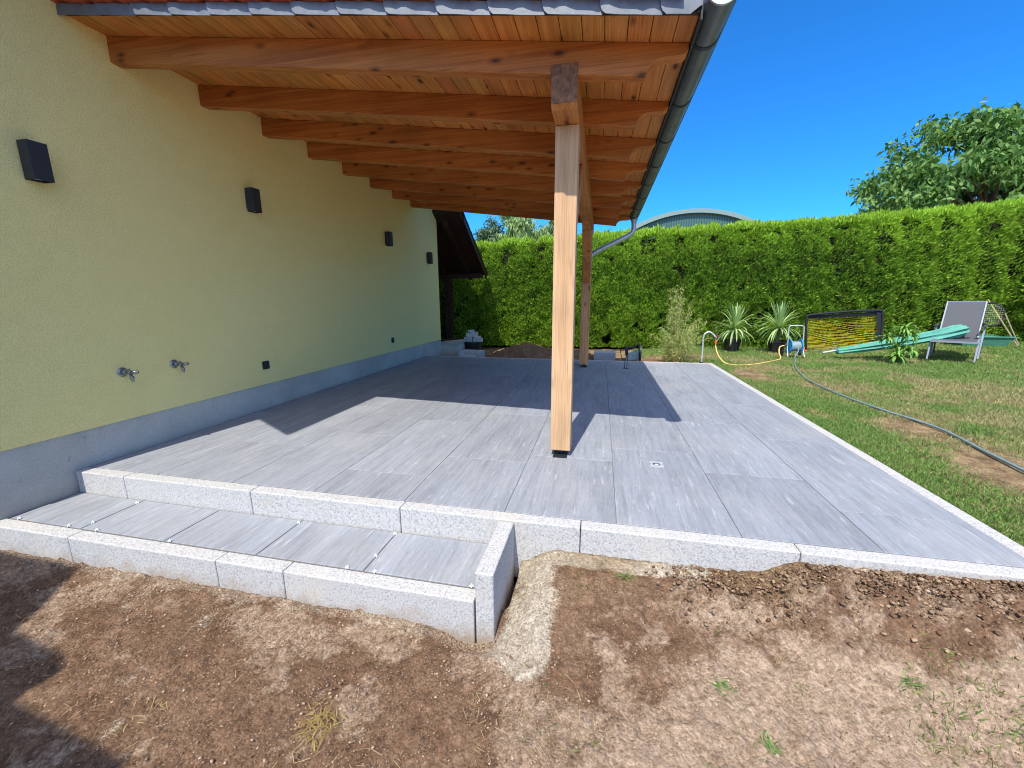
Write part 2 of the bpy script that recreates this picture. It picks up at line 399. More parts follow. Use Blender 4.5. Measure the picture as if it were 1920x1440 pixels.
# ------------------------------------------------------------------ ground
W = -0.317            # face of the yellow wall
XR, YT = 5.16, 5.92   # outer corner of the terrace
def hbase(x, y):
    x = np.asarray(x, float); y = np.asarray(y, float)
    # front yard
    zf_l = -0.305 + 0*x
    near = -0.155 + 0.095*ss(3.9, 4.15, x) + 0.035*ss(4.2, 5.2, x)
    bank = near + (-0.25-near)*ss(-0.02, -0.75, y)*(1-ss(5.0, 6.5, x))
    zf = zf_l + (bank-zf_l)*ss(2.72, 3.0, x)
    dip = -0.075*np.exp(-((x-2.66)/0.13)**2-((y+0.46)/0.06)**2)
    zf = zf + dip
    # lawn and rear
    zl = -0.035 + 0.13*ss(7.0, 11.0, x)*ss(3, 8, y)
    zr = -0.16 + 0.11*ss(3.8, 5.2, x)
    front = ss(0.4, -0.1, y)*(1-ss(5.3, 6.2, x))
    z = zl*(1-front) + zf*front
    rear = ss(5.6, 6.0, y)*(1-ss(4.6, 5.6, x)); z = z*(1-rear) + zr*rear
    under = ((x < XR-0.03) & (y > -0.30) & (y < YT-0.03) & (x < 9)) & ~((x > 2.8) & (y < 0.02))
    under = under | ((x < 2.68) & (y > -0.42) & (y < 0.1))
    return np.where(under, np.minimum(z, -0.40), z), under
def bare(x, y):      # where the lawn has no grass
    b = np.zeros_like(np.asarray(x, float))
    for cx, cy, rx, ry, s in ((5.50, 5.05, .30, .55, 1), (6.05, 2.35, .35, .40, .8), (6.0, 1.35, .42, .6, 1), (5.43, 2.75, .13, .30, .7),
                              (6.75, 5.6, .35, .12, .8), (6.9, 1.9, .6, .5, .8), (4.6, 7.1, 1.2, .55, .85), (5.7, 6.6, .5, .3, .45), (5.05, 6.12, .35, .2, .9)):
        b = np.maximum(b, s*np.exp(-(((x-cx)/rx)**2+((y-cy)/ry)**2)**1.3))
    return b
def dirtmask(x, y):  # 1 = bare building soil, 0 = lawn
    f = fbm(x, y, 2.5, 4)-0.5
    d = ss(0.25, -0.25, y + 0.35*f*1.4 + 0.14*np.maximum(x-5.2, 0)**1.3 - 0.0)
    d = np.maximum(d, ss(4.9, 4.3, x)*ss(5.5, 5.9, y)*ss(7.6+0*x, 7.0, y+f))
    return d
def seq(parts):
    out = []
    for a, b, st in parts: out.append(np.arange(a, b-1e-6, st))
    return np.unique(np.round(np.concatenate(out), 4))
xs = seq([(-300, -60, 40), (-60, -10, 6), (-10, -1.5, .6), (-1.5, -0.4, .06), (-0.4, 5.6, .018), (5.6, 8, .05), (8, 16, .15), (16, 60, 4), (60, 301, 40)])
ys = seq([(-300, -60, 40), (-60, -10, 6), (-10, -3, .6), (-3, -1.6, .05), (-1.6, 0.1, .018), (0.1, 9, .05), (9, 16, .15), (16, 60, 4), (60, 301, 40)])
X, Y = np.meshgrid(xs, ys); Z, und = hbase(X, Y)
dm = dirtmask(X, Y); bl = bare(X, Y)
rough_kerb = np.exp(-((Y+0.17)/0.16)**2)*ss(3.45, 3.75, X)*(X < 7)
lf = ((X > -1.6) & (X < 8.2) & (Y > -3.2) & (Y < 9.4)).astype(float)
clod = fbm(X, Y, 16, 4, 0.6, 3.1); clod2 = fbm(X, Y, 36, 3, 0.6, 8.8)
disp = (clod-0.5)*0.028*dm + (clod2-0.5)*0.020*dm + np.clip(fbm(X, Y, 24, 2, .5, 31)-0.66, 0, 1)*0.09*dm + (fbm(X, Y, 2.2, 3, .5, 2)-0.5)*0.025*dm*ss(-0.35, -0.8, Y)
ridge = np.abs(clod-0.5)*2
disp += rough_kerb*(0.024 + 0.075*(clod2-0.5) + 0.045*(clod-0.5))
disp += (1-dm)*(fbm(X, Y, 5, 3)-0.5)*0.02
disp = np.where(und, 0, disp*lf); Z = Z + disp
far = np.hypot(X-4, Y-4); Z = np.where(far > 25, -0.1, Z)
# soil colour masks: R pale dry sand, G mortar, B lawn soil
edge = -0.66+0.26*np.clip(X-3.0, 0, 2.2)
pale = 0.72*ss(0.16, -0.16, Y-edge + 0.9*(fbm(X, Y, 3.2, 5, .62, 4.0)-0.5))*ss(2.75, 3.2, X + 0.8*(fbm(X, Y, 4, 4, .6, 14)-.5))
pale = np.maximum(pale, 0.55*ss(0.49, 0.68, fbm(X, Y, 5.5, 5, .66, 24.0) + 0.20*np.exp(-((Y+0.60)/0.10)**2)*(X < 2.9)))
pale = np.maximum(pale, np.exp(-(((X-3.75)/0.28)**2+((Y+0.26)/0.12)**2))*0.75)
fm = fbm(X, Y, 9, 4, .6, 6.6)
mort = ss(0.12, 0.95, 1.15*np.exp(-(np.maximum(np.abs(X-2.88+0.10*np.minimum(Y+0.3, 0))-0.035, 0)/0.09)**2 - (np.maximum(-0.50-Y, 0)/0.18)**2)*(Y < 0.1) - 1.9*(fbm(X, Y, 6.5, 5, .68, 6.6)-0.5))
mort = np.maximum(mort, ss(0.42, 0.62, 1.1*np.exp(-(np.maximum(np.abs(X-3.28)-0.36, 0)/0.10)**2 - ((Y+0.03)/0.075)**2) - 0.7*(fm-0.5)))
mort = np.maximum(mort, 0.42*ss(0.38, 0.7, 1.0*np.exp(-((Y+0.45)/0.06)**2)*(X < 2.9) - 1.7*(fm-0.5)))
lawn = np.clip(1-dm, 0, 1)
dk = rough_kerb
mask = np.stack([pale, mort, lawn], -1)
nx, ny = len(xs), len(ys); idx = np.arange(nx*ny).reshape(ny, nx)
Fa = np.stack([idx[:-1, :-1], idx[:-1, 1:], idx[1:, 1:], idx[1:, :-1]], -1).reshape(-1, 4)
def mk_ground():
    t = NT('garden_soil', 0.95, 0.08); a = t.attr('tone'); s = t.sep(a.outputs['Color']); v = t.co()
    n1 = t.noise(v, 6, 7, 0.7); n2 = t.noise(v, 34, 6, 0.75); n3 = t.noise(v, 110, 4, 0.75)
    br = t.ramp(n1, [(0.3, (0.130, 0.075, 0.045)), (0.55, (0.195, 0.120, 0.074)), (0.75, (0.26, 0.172, 0.11))])
    br = t.mix(1.0, br, t.ramp(n2, [(0.3, 0.70), (0.5, 0.97), (0.72, 1.32)]), 'MULTIPLY')
    pal = t.mix(t.ramp(n2, [(0.35, 0.0), (0.7, 1.0)]), (0.31, 0.225, 0.155), (0.41, 0.31, 0.222))
    m1 = t.ramp(t.math('ADD', s[0], t.math('MULTIPLY', t.math('SUBTRACT', n2, 0.5), 1.3)), [(0.26, 0.0), (0.72, 1.0)])
    c = t.mix(m1, br, pal)
    mo = t.mix(t.ramp(n2, [(0.35, 0.0), (0.65, 1.0)]), (0.34, 0.285, 0.21), (0.50, 0.45, 0.36))
    m2 = t.ramp(t.math('ADD', s[1], t.math('MULTIPLY', t.math('SUBTRACT', n3, 0.5), 1.6)), [(0.25, 0.0), (0.85, 1.0)])
    c = t.mix(m2, c, mo)
    la = t.mix(t.ramp(n1, [(0.4, 0.0), (0.62, 1.0)]), (0.16, 0.105, 0.055), (0.33, 0.24, 0.135))
    la = t.mix(1.0, la, t.ramp(n2, [(0.3, 0.7), (0.7, 1.2)]), 'MULTIPLY')
    c = t.mix(s[2], c, la)
    cel = t.vor(v, 95, 'Color'); ced = t.vor(v, 95); cel2 = t.vor(v, 38, 'Color')
    cs = t.mix(1.0, t.ramp(t.sep(cel)[0], [(0.0, 0.62), (0.5, 0.98), (1.0, 1.38)]), t.ramp(t.sep(cel2)[1], [(0.0, 0.84), (1.0, 1.16)]), 'MULTIPLY')
    c = t.mix(0.6, c, cs, 'MULTIPLY')
    peb = t.vor(v, 75); pc = t.vor(v, 75, 'Color')
    pk = t.math('MULTIPLY', t.ramp(peb, [(0.12, 1.0), (0.22, 0.0)]), t.ramp(t.sep(pc)[0], [(0.78, 0.0), (0.82, 1.0)]))
    c = t.mix(t.math('MULTIPLY', pk, 0.7), c, (0.48, 0.40, 0.32))
    c = t.mix(1.0, c, t.ramp(n3, [(0.3, 0.72), (0.7, 1.22)]), 'MULTIPLY')
    t.col(c); b = t.bump(n3, 0.8, 0.006); b = t.bump(ced, 0.55, -0.008, b); t.bump(n2, 0.8, 0.015, b); return t.m
M_['ground'] = mk_ground()
g = bulk('ground', np.stack([X, Y, Z], -1).reshape(-1, 3), Fa, M_['ground'], mask.reshape(-1, 3), smooth=True)
tag(g, kind='structure')
def gz(x, y):
    z, _ = hbase(np.array([x], float), np.array([y], float)); return float(z[0])

# grass --------------------------------------------------------------
def blades(n, px, py, pz, hgt, wid, cols, lean=0.6, nb=1):
    ang = rng.uniform(0, 2*math.pi, n); la = rng.uniform(0, 2*math.pi, n); lm = rng.uniform(0.1, 1, n)*lean
    dx = np.cos(ang)*wid/2; dy = np.sin(ang)*wid/2
    tx = px+np.cos(la)*lm*hgt; ty = py+np.sin(la)*lm*hgt; tz = pz+hgt*np.sqrt(np.maximum(1-lm**2*0.7, 0.15))
    mx = px+np.cos(la)*lm*hgt*0.35; my = py+np.sin(la)*lm*hgt*0.35; mz = pz+(tz-pz)*0.6
    V = np.stack([np.stack([px-dx, py-dy, pz-0.004], -1), np.stack([px+dx, py+dy, pz-0.004], -1),
                  np.stack([mx+dx*.7, my+dy*.7, mz], -1), np.stack([tx, ty, tz], -1)], 1)
    # quad root-left, root-right, mid, tip
    V2 = np.stack([V[:, 0], V[:, 1], V[:, 3], V[:, 2]*0+np.stack([mx-dx*.7, my-dy*.7, mz], -1)], 1)
    V2[:, 2] = np.stack([tx, ty, tz], -1)
    cc = np.repeat(cols[:, None, :], 4, 1)
    Fq = np.arange(4*n).reshape(n, 4)
    return V2.reshape(-1, 3), Fq, cc.reshape(-1, 3)
def lawn_grass():
    P = []
    for (x0, x1, y0, y1, n) in ((5.17, 8.5, -0.6, 3.5, 190000), (5.17, 10.5, 3.5, 6.5, 75000), (4.0, 14.0, 6.3, 10.2, 80000), (8.5, 14, 3, 6.5, 15000)):
        P.append(np.stack([rng.uniform(x0, x1, n), rng.uniform(y0, y1, n)], -1))
    P = np.concatenate(P); x, y = P.T
    d = dirtmask(x, y); b = bare(x, y); f = fbm(x, y, 3.2, 4, .6, 1.2); f2 = fbm(x, y, 0.9, 3, .5, 7.7)
    thin = ss(0.35, 0.62, f)*ss(5.35, 5.8, x)*0.55
    p = (1-np.clip(d*1.35, 0, 1))*(1-np.clip(b*1.25, 0, 1))*(1-thin)
    p = np.where((x < XR+0.01) & (y < YT+0.02), 0, p); p = np.where((x < 4.5) & (y < 7.0), p*0.1, p)
    k = rng.random(len(x)) < p; x, y, f, f2 = x[k], y[k], f[k], f2[k]; n = len(x)
    z = hbase(x, y)[0]; dist = np.hypot(x-3.17, y+1.9)
    dry = ss(0.44, 0.76, 0.5*f+0.5*f2 + 0.13*ss(5.5, 6.2, x)*ss(8, 5, y) - 0.16*ss(5.6, 5.2, x) - 0.08*ss(6.2, 8, y)) 
    dry = np.clip(dry + rng.normal(0, 0.22, n), 0, 1)
    g1 = np.array([0.11, 0.23, 0.05]); g2 = np.array([0.23, 0.37, 0.095]); dr = np.array([0.38, 0.36, 0.18])
    t = rng.random((n, 1)); col = g1*(1-t)+g2*t; col = col*(1-dry[:, None])+dr*dry[:, None]
    col *= rng.uniform(0.75, 1.2, (n, 1))
    h = rng.uniform(0.014, 0.040, n)*(1+0.35*ss(6, 9, dist)); wd = 0.0014+0.00115*dist
    V, Fq, cc = blades(n, x, y, z, h, wd, col, 0.85)
    tag(bulk('grass', V, Fq, M_['grass'], cc), 'short patchy lawn grass, green beside the kerb and dry further out', 'grass', kind='stuff')
lawn_grass()
def front_bits():
    # sparse green blades and dry straw lying on the soil
    n = 9000; x = rng.uniform(2.2, 5.6, n); y = rng.uniform(-1.2, -0.10, n); f = fbm(x, y, 5, 3, .6, 5.5)
    k = rng.random(n) < np.clip(ss(0.50, 0.74, f + 0.42*ss(3.9, 4.6, x)*ss(-.25, -.5, y) + .10*ss(-.3, -.8, y) - 0.10), 0, 1)*ss(2.8, 3.6, x)
    x, y = x[k], y[k]; n = len(x); z = hbase(x, y)[0]+0.004
    t = rng.random((n, 1)); col = np.array([0.13, 0.24, 0.05])*(1-t)+np.array([0.40, 0.36, 0.15])*t
    V, Fq, cc = blades(n, x, y, z, rng.uniform(0.012, 0.036, n), 0.0018, col, 0.95)
    tag(bulk('sparse_grass', V, Fq, M_['grass'], cc), 'thin scattered grass blades growing in the bare soil in front of the terrace', 'grass', kind='stuff')
    n = 1300; x = rng.uniform(0.3, 5.0, n); y = rng.uniform(-1.4, -0.50, n); f = fbm(x, y, 3, 3, .6, 15.5)
    k = rng.random(n) < ss(0.47, 0.66, f); x, y = x[k], y[k]; n = len(x)
    z = hbase(x, y)[0]+0.016; a = rng.uniform(0, math.pi, n); L = rng.uniform(0.01, 0.045, n); wd = 0.0009
    dx, dy = np.cos(a)*L/2, np.sin(a)*L/2; sx, sy = -np.sin(a)*wd, np.cos(a)*wd
    V = np.stack([np.stack([x-dx-sx, y-dy-sy, z], -1), np.stack([x+dx-sx, y+dy-sy, z+0.003], -1), np.stack([x+dx+sx, y+dy+sy, z+0.003], -1), np.stack([x-dx+sx, y-dy+sy, z], -1)], 1)
    col = np.repeat((np.array([0.42, 0.31, 0.17])*rng.uniform(0.7, 1.2, (n, 1)))[:, None, :], 4, 1)
    tag(bulk('straw', V.reshape(-1, 3), np.arange(4*n).reshape(n, 4), M_['grass'], col.reshape(-1, 3)), 'bits of dry straw and roots scattered over the bare soil', 'straw', kind='stuff')
front_bits()
def mk_stone():
    t = NT('soil_crumbs_and_pebbles', 0.92, 0.12); a = t.attr('tone'); n = t.noise(t.co(), 90, 3)
    t.col(t.mix(1.0, a.outputs['Color'], t.ramp(n, [(0.3, 0.75), (0.7, 1.2)]), 'MULTIPLY')); t.bump(n, 0.5, 0.004); return t.m
M_['stone'] = mk_stone()
def rubble(name, pts, sizes, cols, label, cat):
    ico = np.array([(0, 0, 1), (.89, 0, .45), (.28, .85, .45), (-.72, .53, .45), (-.72, -.53, .45), (.28, -.85, .45), (.72, .53, -.45), (-.28, .85, -.45), (-.89, 0, -.45), (-.28, -.85, -.45), (.72, -.53, -.45), (0, 0, -1)])
    fc = np.array([(0, 1, 2), (0, 2, 3), (0, 3, 4), (0, 4, 5), (0, 5, 1), (1, 6, 2), (2, 7, 3), (3, 8, 4), (4, 9, 5), (5, 10, 1), (2, 6, 7), (3, 7, 8), (4, 8, 9), (5, 9, 10), (1, 10, 6), (6, 11, 7), (7, 11, 8), (8, 11, 9), (9, 11, 10), (10, 11, 6)])
    n = len(pts); V = ico[None]*rng.uniform(0.6, 1.25, (n, 12, 1))
    a = rng.uniform(0, 6.28, n); c, s = np.cos(a)[:, None], np.sin(a)[:, None]
    sx = rng.uniform(.7, 1.4, (n, 1)); V = np.stack([(V[..., 0]*sx)*c-V[..., 1]*s, (V[..., 0]*sx)*s+V[..., 1]*c, V[..., 2]*0.6], -1)
    V = V*sizes[:, None, None] + pts[:, None, :]
    Fq = (fc[None]+12*np.arange(n)[:, None, None]).reshape(-1, 3)
    return tag(bulk(name, V.reshape(-1, 3), Fq, M_['stone'], np.repeat(cols[:, None, :], 12, 1).reshape(-1, 3)), label, cat, kind='stuff')
n = 26000; x = rng.uniform(0.2, 5.1, n); y = rng.uniform(-1.45, -0.44, n); k = rng.random(n) < 0.15+0.85*ss(0.48, 0.62, fbm(x, y, 4, 3, .5, 9))
x, y = x[k], y[k]; n = len(x); sz = 0.0012+0.0048*rng.random(n)**5
t = rng.random((n, 1)); cols = np.array([.22, .125, .075])*(1-t)+np.array([.50, .385, .28])*t
ncr = 26000; cx_ = rng.uniform(0.3, 5.2, ncr); cy_ = rng.uniform(-1.4, -0.12, ncr); kk_ = (dirtmask(cx_, cy_) > .5) & ((cy_ < -0.45) | (cx_ > 2.8)); cx_, cy_ = cx_[kk_], cy_[kk_]; ncr = len(cx_)
csz = 0.0010+0.0022*rng.random(ncr)**2; tq = rng.random((ncr, 1)); ccl = np.array([.15, .09, .055])*(1-tq)+np.array([.42, .32, .22])*tq
rubble('soil_crumbs', np.stack([cx_, cy_, hbase(cx_, cy_)[0]+rng.uniform(0.0, .008, ncr)], -1), csz, ccl, 'fine dry crumbs covering the soil in front of the terrace', 'crumbs')
rubble('pebbles', np.stack([x, y, hbase(x, y)[0]+sz*0.2+0.002], -1), sz, cols, 'small pebbles and crumbs strewn over the brown soil', 'pebbles')
n = 6000; x = rng.uniform(3.40, 5.6, n); y = -0.015-np.abs(rng.normal(0, 0.13, n)); k = (y > -0.55) & (rng.random(n) < ss(3.40, 3.75, x)); x, y = x[k], y[k]; n = len(x)
sz = 0.002+0.0105*rng.random(n)**4; t = rng.random((n, 1))**2; cols = np.array([.125, .072, .042])*(1-t)+np.array([.36, .26, .17])*t
rubble('soil_clods', np.stack([x, y, hbase(x, y)[0]+0.028*np.exp(-((y+0.17)/0.16)**2)+rng.uniform(-.006, .012, n)], -1), sz, cols, 'loose dark clods of earth heaped along the front kerb', 'clods')

# ------------------------------------------------------------------ house
house = thing('house', 'yellow rendered house wall with grey plinth and red tiled roof', 'house')
WE = 6.67
b = MB(); b.box(-8, W, -0.45, WE, 0.262, 4.2); b.build('wall', M_['plaster'], house)
b = MB(); b.box(-7.98, W-0.012, -0.44, WE+0.01, -0.6, 0.2615); b.build('plinth', M_['plinth'], house)
rf = MB(); sl = math.tan(R(38))
def main_roof(x, top): return 3.14 + (0.26-x)*sl + top
prof = [(0.26, 3.14), (-4.2, 3.14+4.46*sl), (-8.7, 3.14+4.46*sl-4.5*sl), (-8.7, 3.26+4.46*sl-4.5*sl), (-4.2, 3.30+4.46*sl), (0.26, 3.24)]
rf.prism(prof, lambda p, d: (p[0], d, p[1]), -1.19, WE+0.5); rf.build('roof', M_['redtile'], house)
gb = MB(); gb.prism([(W-.01, 4.2), (-4.2, 3.1+4.4*sl), (-7.9, 4.2)], lambda p, d: (p[0], d, p[1]), -0.44, WE-0.01); gb.build('gable', M_['plaster'], house)

# wall lamps
def wall_lamp(y, z, label):
    t = thing('wall_lamp', label, 'wall lamp', (W, y, z), group='black up-and-down lamps on the yellow wall')
    b = MB(); b.box(0.0, 0.012, -0.04, 0.04, -0.08, 0.08); b.build('back_plate', M_['black'], t)
    # hollow rectangular body
    b = MB(); x0, x1, y0, y1, h, th = 0.012, 0.095, -0.048, 0.048, 0.11, 0.006
    for q in ((x0, x1, y0, y0+th), (x0, x1, y1-th, y1), (x1-th, x1, y0+th, y1-th), (x0, x0+th, y0+th, y1-th)): b.box(*q, -h, h)
    b.build('body', M_['anthracite'], t, bevel=0.0015)
    for s in (-1, 1):
        b = MB(); b.tube([(0.053, 0, s*(h-0.03)), (0.053, 0, s*(h-0.012))], 0.033, 18); b.build('lens', M_['steel'], t)
    return t
wall_lamp(0.135, 1.985, 'black box lamp nearest the camera, alone on the wall above the two taps')
wall_lamp(1.79, 2.12, 'second black box lamp along the wall, under the third and fourth rafters')
wall_lamp(4.49, 2.115, 'third black box lamp along the wall, above the small far socket')
wall_lamp(6.12, 1.965, 'farthest black box lamp, close to the corner of the yellow wall')
def tap(y, z, label, rot):
    t = thing('garden_tap', label, 'tap', (W, y, z), group='outdoor taps on the wall'); t.scale = (0.85, 0.88, 0.88)
    b = MB(); b.tube([(0, 0, 0), (0.006, 0, 0), (0.014, 0, 0)], [0.040, 0.040, 0.030], 24); b.build('wall_flange', M_['chrome'], t, smooth=False)
    b = MB(); b.tube([(0.012, 0, 0), (0.03, 0, 0), (0.032, 0, 0), (0.075, 0, 0), (0.078, 0, 0), (0.10, 0, 0.0)], [0.016, 0.016, 0.013, 0.013, 0.017, 0.017], 16)
    b.tube([(0.078, 0, 0.01), (0.078, 0, 0.032)], 0.008, 10); b.build('valve_body', M_['chrome'], t, smooth=True)
    b = MB(); b.tube([(0.088, 0, -0.008), (0.096, 0, -0.035), (0.098, 0, -0.038), (0.103, 0, -0.056), (0.104, 0, -0.058), (0.107, 0, -0.078)], [0.011, 0.011, 0.016, 0.016, 0.010, 0.010], 16)
    b.build('spout', M_['chrome'], t, smooth=True)
    b = MB(); b.tube([(0.10, 0, 0.0), (0.155, 0.012, 0.004)], [0.015, 0.014], 14); b.tube([(0.155, 0.012, 0.004), (0.162, 0.014, 0.004)], 0.009, 12)
    b.build('handle', M_['chrome'], t, smooth=True)
tap(0.40, 0.622, 'grey metal tap on round flange, nearer the camera', 0)
tap(0.785, 0.625, 'grey metal tap on round flange, the one nearer the socket', 0)
def socket(y, z, label):
    t = thing('wall_socket', label, 'socket', (W, y, z), group='black outdoor sockets')
    MB().box(0, 0.012, -0.043, 0.043, -0.043, 0.043).build('frame', M_['black'], t, bevel=0.003)
    MB().box(0.012, 0.018, -0.032, 0.032, -0.032, 0.032).build('cover', M_['anthracite'], t, bevel=0.003)
socket(1.73, 0.465, 'square black wall socket beside the taps')
socket(4.49, 0.462, 'square black wall socket at the far end of the wall')

# ------------------------------------------------------------------ terrace
terr = MB(); joint = 0.0016
xj = [W+0.012, 0.295, 0.895, 1.495, 2.095, 2.695, 3.295, 3.895, 4.495, 5.078]
offs = [0.35, 0.75, 1.12, 0.42, 0.78, 0.93, 1.20, 0.86, 0.465]
Y0, Y1 = 0.082, 5.838
def slab(x0, x1, y0, y1, zt, zb):
    tn = tuple(rng.random(3)); terr.box(x0+joint, x1-joint, y0+joint, y1-joint, zb, zt, tn)
HX0, HX1, HY0, HY1 = 2.862, 2.985, 0.905, 1.12
for i in range(9):
    cuts = [Y0]; y = offs[i]
    while y < Y1-0.03:
        cuts.append(y); y += 1.2
    cuts.append(Y1)
    for a, c in zip(cuts[:-1], cuts[1:]):
        slab(xj[i], xj[i+1], a, c, 0.0, -0.02)
tl = terr.build('terrace', M_['tile'], bevel=0.0012, seg=1); tag(tl, kind='structure')
base = MB(); base.box(W-0.005, XR-0.086, 0.078, YT-0.084, -0.34, -0.004); base.box(W-0.005, 2.676, -0.352, -0.002, -0.34, -0.1545)
tag(base.build('terrace_bed', M_['grout']), kind='structure')
terr = MB(); xs2 = [W+0.014, 0.262, 0.868, 1.468, 2.088, 2.676]
for a, c in zip(xs2[:-1], xs2[1:]):
    joint = 0.004; slab(a, c, -0.352, -0.006, -0.150, -0.17)
tag(terr.build('step_paving', M_['tile'], bevel=0.0012, seg=1), kind='structure')

def kerb(name, label, cuts, axis, o0, o1, z0, z1, group='granite kerbs'):
    t = thing(name, label, 'kerb', group=group)
    for a, c in zip(cuts[:-1], cuts[1:]):
        b = MB(); dz = rng.uniform(-0.0012, 0.0012)
        if axis == 'x': b.box(a+0.0018, c-0.0018, o0, o1, z0, z1+dz)
        else: b.box(o0, o1, a+0.0018, c-0.0018, z0, z1+dz)
        b.build('kerb_stone', M_['granite'], t, bevel=0.007, seg=3)
    return t
kerb('granite_kerb', 'long light granite kerb edging the front of the terrace and rising behind the step', [W+0.002, 0.108, 1.108, 2.108, 3.114, 4.118, XR], 'x', 0.0, 0.079, -0.34, 0.001)
kerb('granite_kerb', 'low granite kerb in the foreground forming the front of the step', [W-0.09, 0.30, 1.302, 1.702, 2.679], 'x', -0.437, -0.357, -0.46, -0.149)
t = kerb('granite_kerb', 'short granite kerb stone closing the right end of the step', [-0.437, -0.003], 'y', 2.684, 2.768, -0.46, -0.006)
kerb('granite_kerb', 'granite kerb between the terrace and the lawn', [0.082, 1.08, 2.08, 3.08, 4.08, 5.08, 5.838], 'y', XR-0.08, XR, -0.3, 0.001)
kerb('granite_kerb', 'low granite kerb along the far edge of the terrace', [W+0.3, 0.8, 1.8, 2.8, 3.8, 4.8, XR], 'x', YT-0.08, YT, -0.34, 0.001)

# tile spacers
def spacer():
    b = MB(); b.box(-0.012, 0.012, -0.0022, 0.0022, 0, 0.012); b.box(-0.0022, 0.0022, -0.012, 0.012, 0, 0.0118); b.tube([(0, 0, 0.008), (0, 0, 0.02)], 0.003, 8)
    o = b.build('tile_spacer', M_['white']); return o
sp_pos = [(0.264, -0.05, 'in the joint right of the first step slab at the riser'), (0.265, -0.29, 'in the first joint of the step near the front kerb'),
          (-0.23, -0.349, 'in front-edge gap of the step nearest the wall'), (0.17, -0.349, 'in front-edge gap left of the first step joint'),
          (0.385, -0.349, 'in front-edge gap right of the first step joint'), (0.909, -0.349, 'in front-edge gap at the second step joint'),
          (1.470, -0.040, 'at the riser end of the third step joint'), (2.087, -0.03, 'at the riser end of the last step joint'),
          (2.088, -0.235, 'halfway along the last step joint'), (2.0, -0.350, 'in front-edge gap just left of the last step joint'),
          (2.149, -0.350, 'in front-edge gap just right of the last step joint'), (2.64, -0.349, 'in front-edge gap beside the end stone of the step')]
s0 = spacer()
for i, (x, y, lb) in enumerate(sp_pos):
    o = s0 if i == 0 else s0.copy()
    if i: C.objects.link(o)
    o.scale = (.75, .75, .75); o.location = (x, y, -0.149); o.rotation_euler = (0, 0, R(rng.uniform(-25, 25)))
    tag(o, 'small white tile spacer ' + lb, 'tile spacer', 'white tile spacers on the step')

# floor spotlight
t = thing('floor_spotlight', 'square steel recessed floor light set into a terrace slab', 'floor light', (3.597, 0.931, 0))
def ring_plate(h, r, s, z0, z1):
    b = MB(); N = 32; c = []; o = []
    for k in range(N):
        a = 2*math.pi*k/N; ca, sa = math.cos(a), math.sin(a); m = max(abs(ca), abs(sa)); c.append((r*ca, r*sa)); o.append((h*ca/m, h*sa/m))
    for k in range(N):
        j = (k+1) % N
        b.poly([(*c[k], z1), (*o[k], z1), (*o[j], z1), (*c[j], z1)]); b.poly([(*o[k], z0), (*o[j], z0), (*o[j], z1), (*o[k], z1)])
        b.poly([(*c[j], z0), (*c[k], z0), (*c[k], z1), (*c[j], z1)])
    return b
ring_plate(0.045, 0.027, 0, 0.0, 0.004).build('frame', simple('brushed_steel_frame', (0.42, 0.43, 0.45), 0.4, 0.5, 0.1, 0.06, 60), t)
MB().tube([(0, 0, 0.0005), (0, 0, 0.0025)], 0.0255, 24).build('lens', simple('dark_glass_lens', (0.05, 0.07, 0.10), 0.08, 0.6, 0, 0.1), t)
MB().tube([(0, -0.006, 0.0026), (0, -0.006, 0.0034)], 0.014, 20).build('reflector', M_['steel'], t)
for s in (-1, 1): MB().tube([(s*0.038, 0, 0.004), (s*0.038, 0, 0.005)], 0.003, 8).build('screw', M_['chrome'], t)

# ------------------------------------------------------------------ patio canopy
can = thing('patio_canopy', 'wooden lean-to patio roof on two posts with slate edge and grey gutter', 'patio roof')
SL = 0.1272
def ztop(x): return 2.971 - SL*(x+0.31)        # underside of boards / top of rafters
NR, DY = 8, 0.678
rm = None
og = []
for x, f in ((3.574, 0.80), (3.566, 0.72), (3.552, 0.665), (3.53, 0.63), (3.50, 0.612), (3.468, 0.595), (3.435, 0.55), (3.408, 0.475), (3.386, 0.37), (3.370, 0.24), (3.362, 0.10), (3.360, 0.0)):
    og.append((x, ztop(x) - 0.163*(1-f)))
prof = [(W-0.1, ztop(W-0.1)), (3.575, ztop(3.575))] + og + [(W-0.1, ztop(W-0.1)-0.163)]
b = MB(); b.prism(prof, lambda p, d: (p[0], d, p[1]), 0, 0.08); rm = b.build('rafter', M_['rafter'], can, bevel=0.003)
rm.location = (0, 0.715, 0)
for k in range(1, NR):
    o = rm.copy(); C.objects.link(o); o.parent = can; o.location = (0, 0.715+DY*k, 0)
# boards
b = MB(); x = W-0.09; 
while x < 3.57:
    x1 = min(x+0.118, 3.578); tn = rng.uniform(0.88, 1.08); tn = (tn, tn*rng.uniform(0.94, 1.04), tn*rng.uniform(0.88, 1.06))
    y = 0.487
    ycuts = [0.487] + sorted(rng.uniform(1.5, 5.0, rng.integers(0, 2)).tolist()) + [5.60]
    for a, c in zip(ycuts[:-1], ycuts[1:]):
        tn2 = tuple(q*rng.uniform(0.92, 1.08) for q in tn)
        g_ = 0.0022; zz = lambda x: ztop(x)+0.0015
        b.hexa([(x+g_, a+g_, zz(x)), (x1-g_, a+g_, zz(x1)), (x1-g_, c-g_, zz(x1)), (x+g_, c-g_, zz(x)),
                (x+g_, a+g_, zz(x)+.02), (x1-g_, a+g_, zz(x1)+.02), (x1-g_, c-g_, zz(x1)+.02), (x+g_, c-g_, zz(x)+.02)], tn2)
    x = x1
b.build('soffit_boards', M_['soffit'], can)
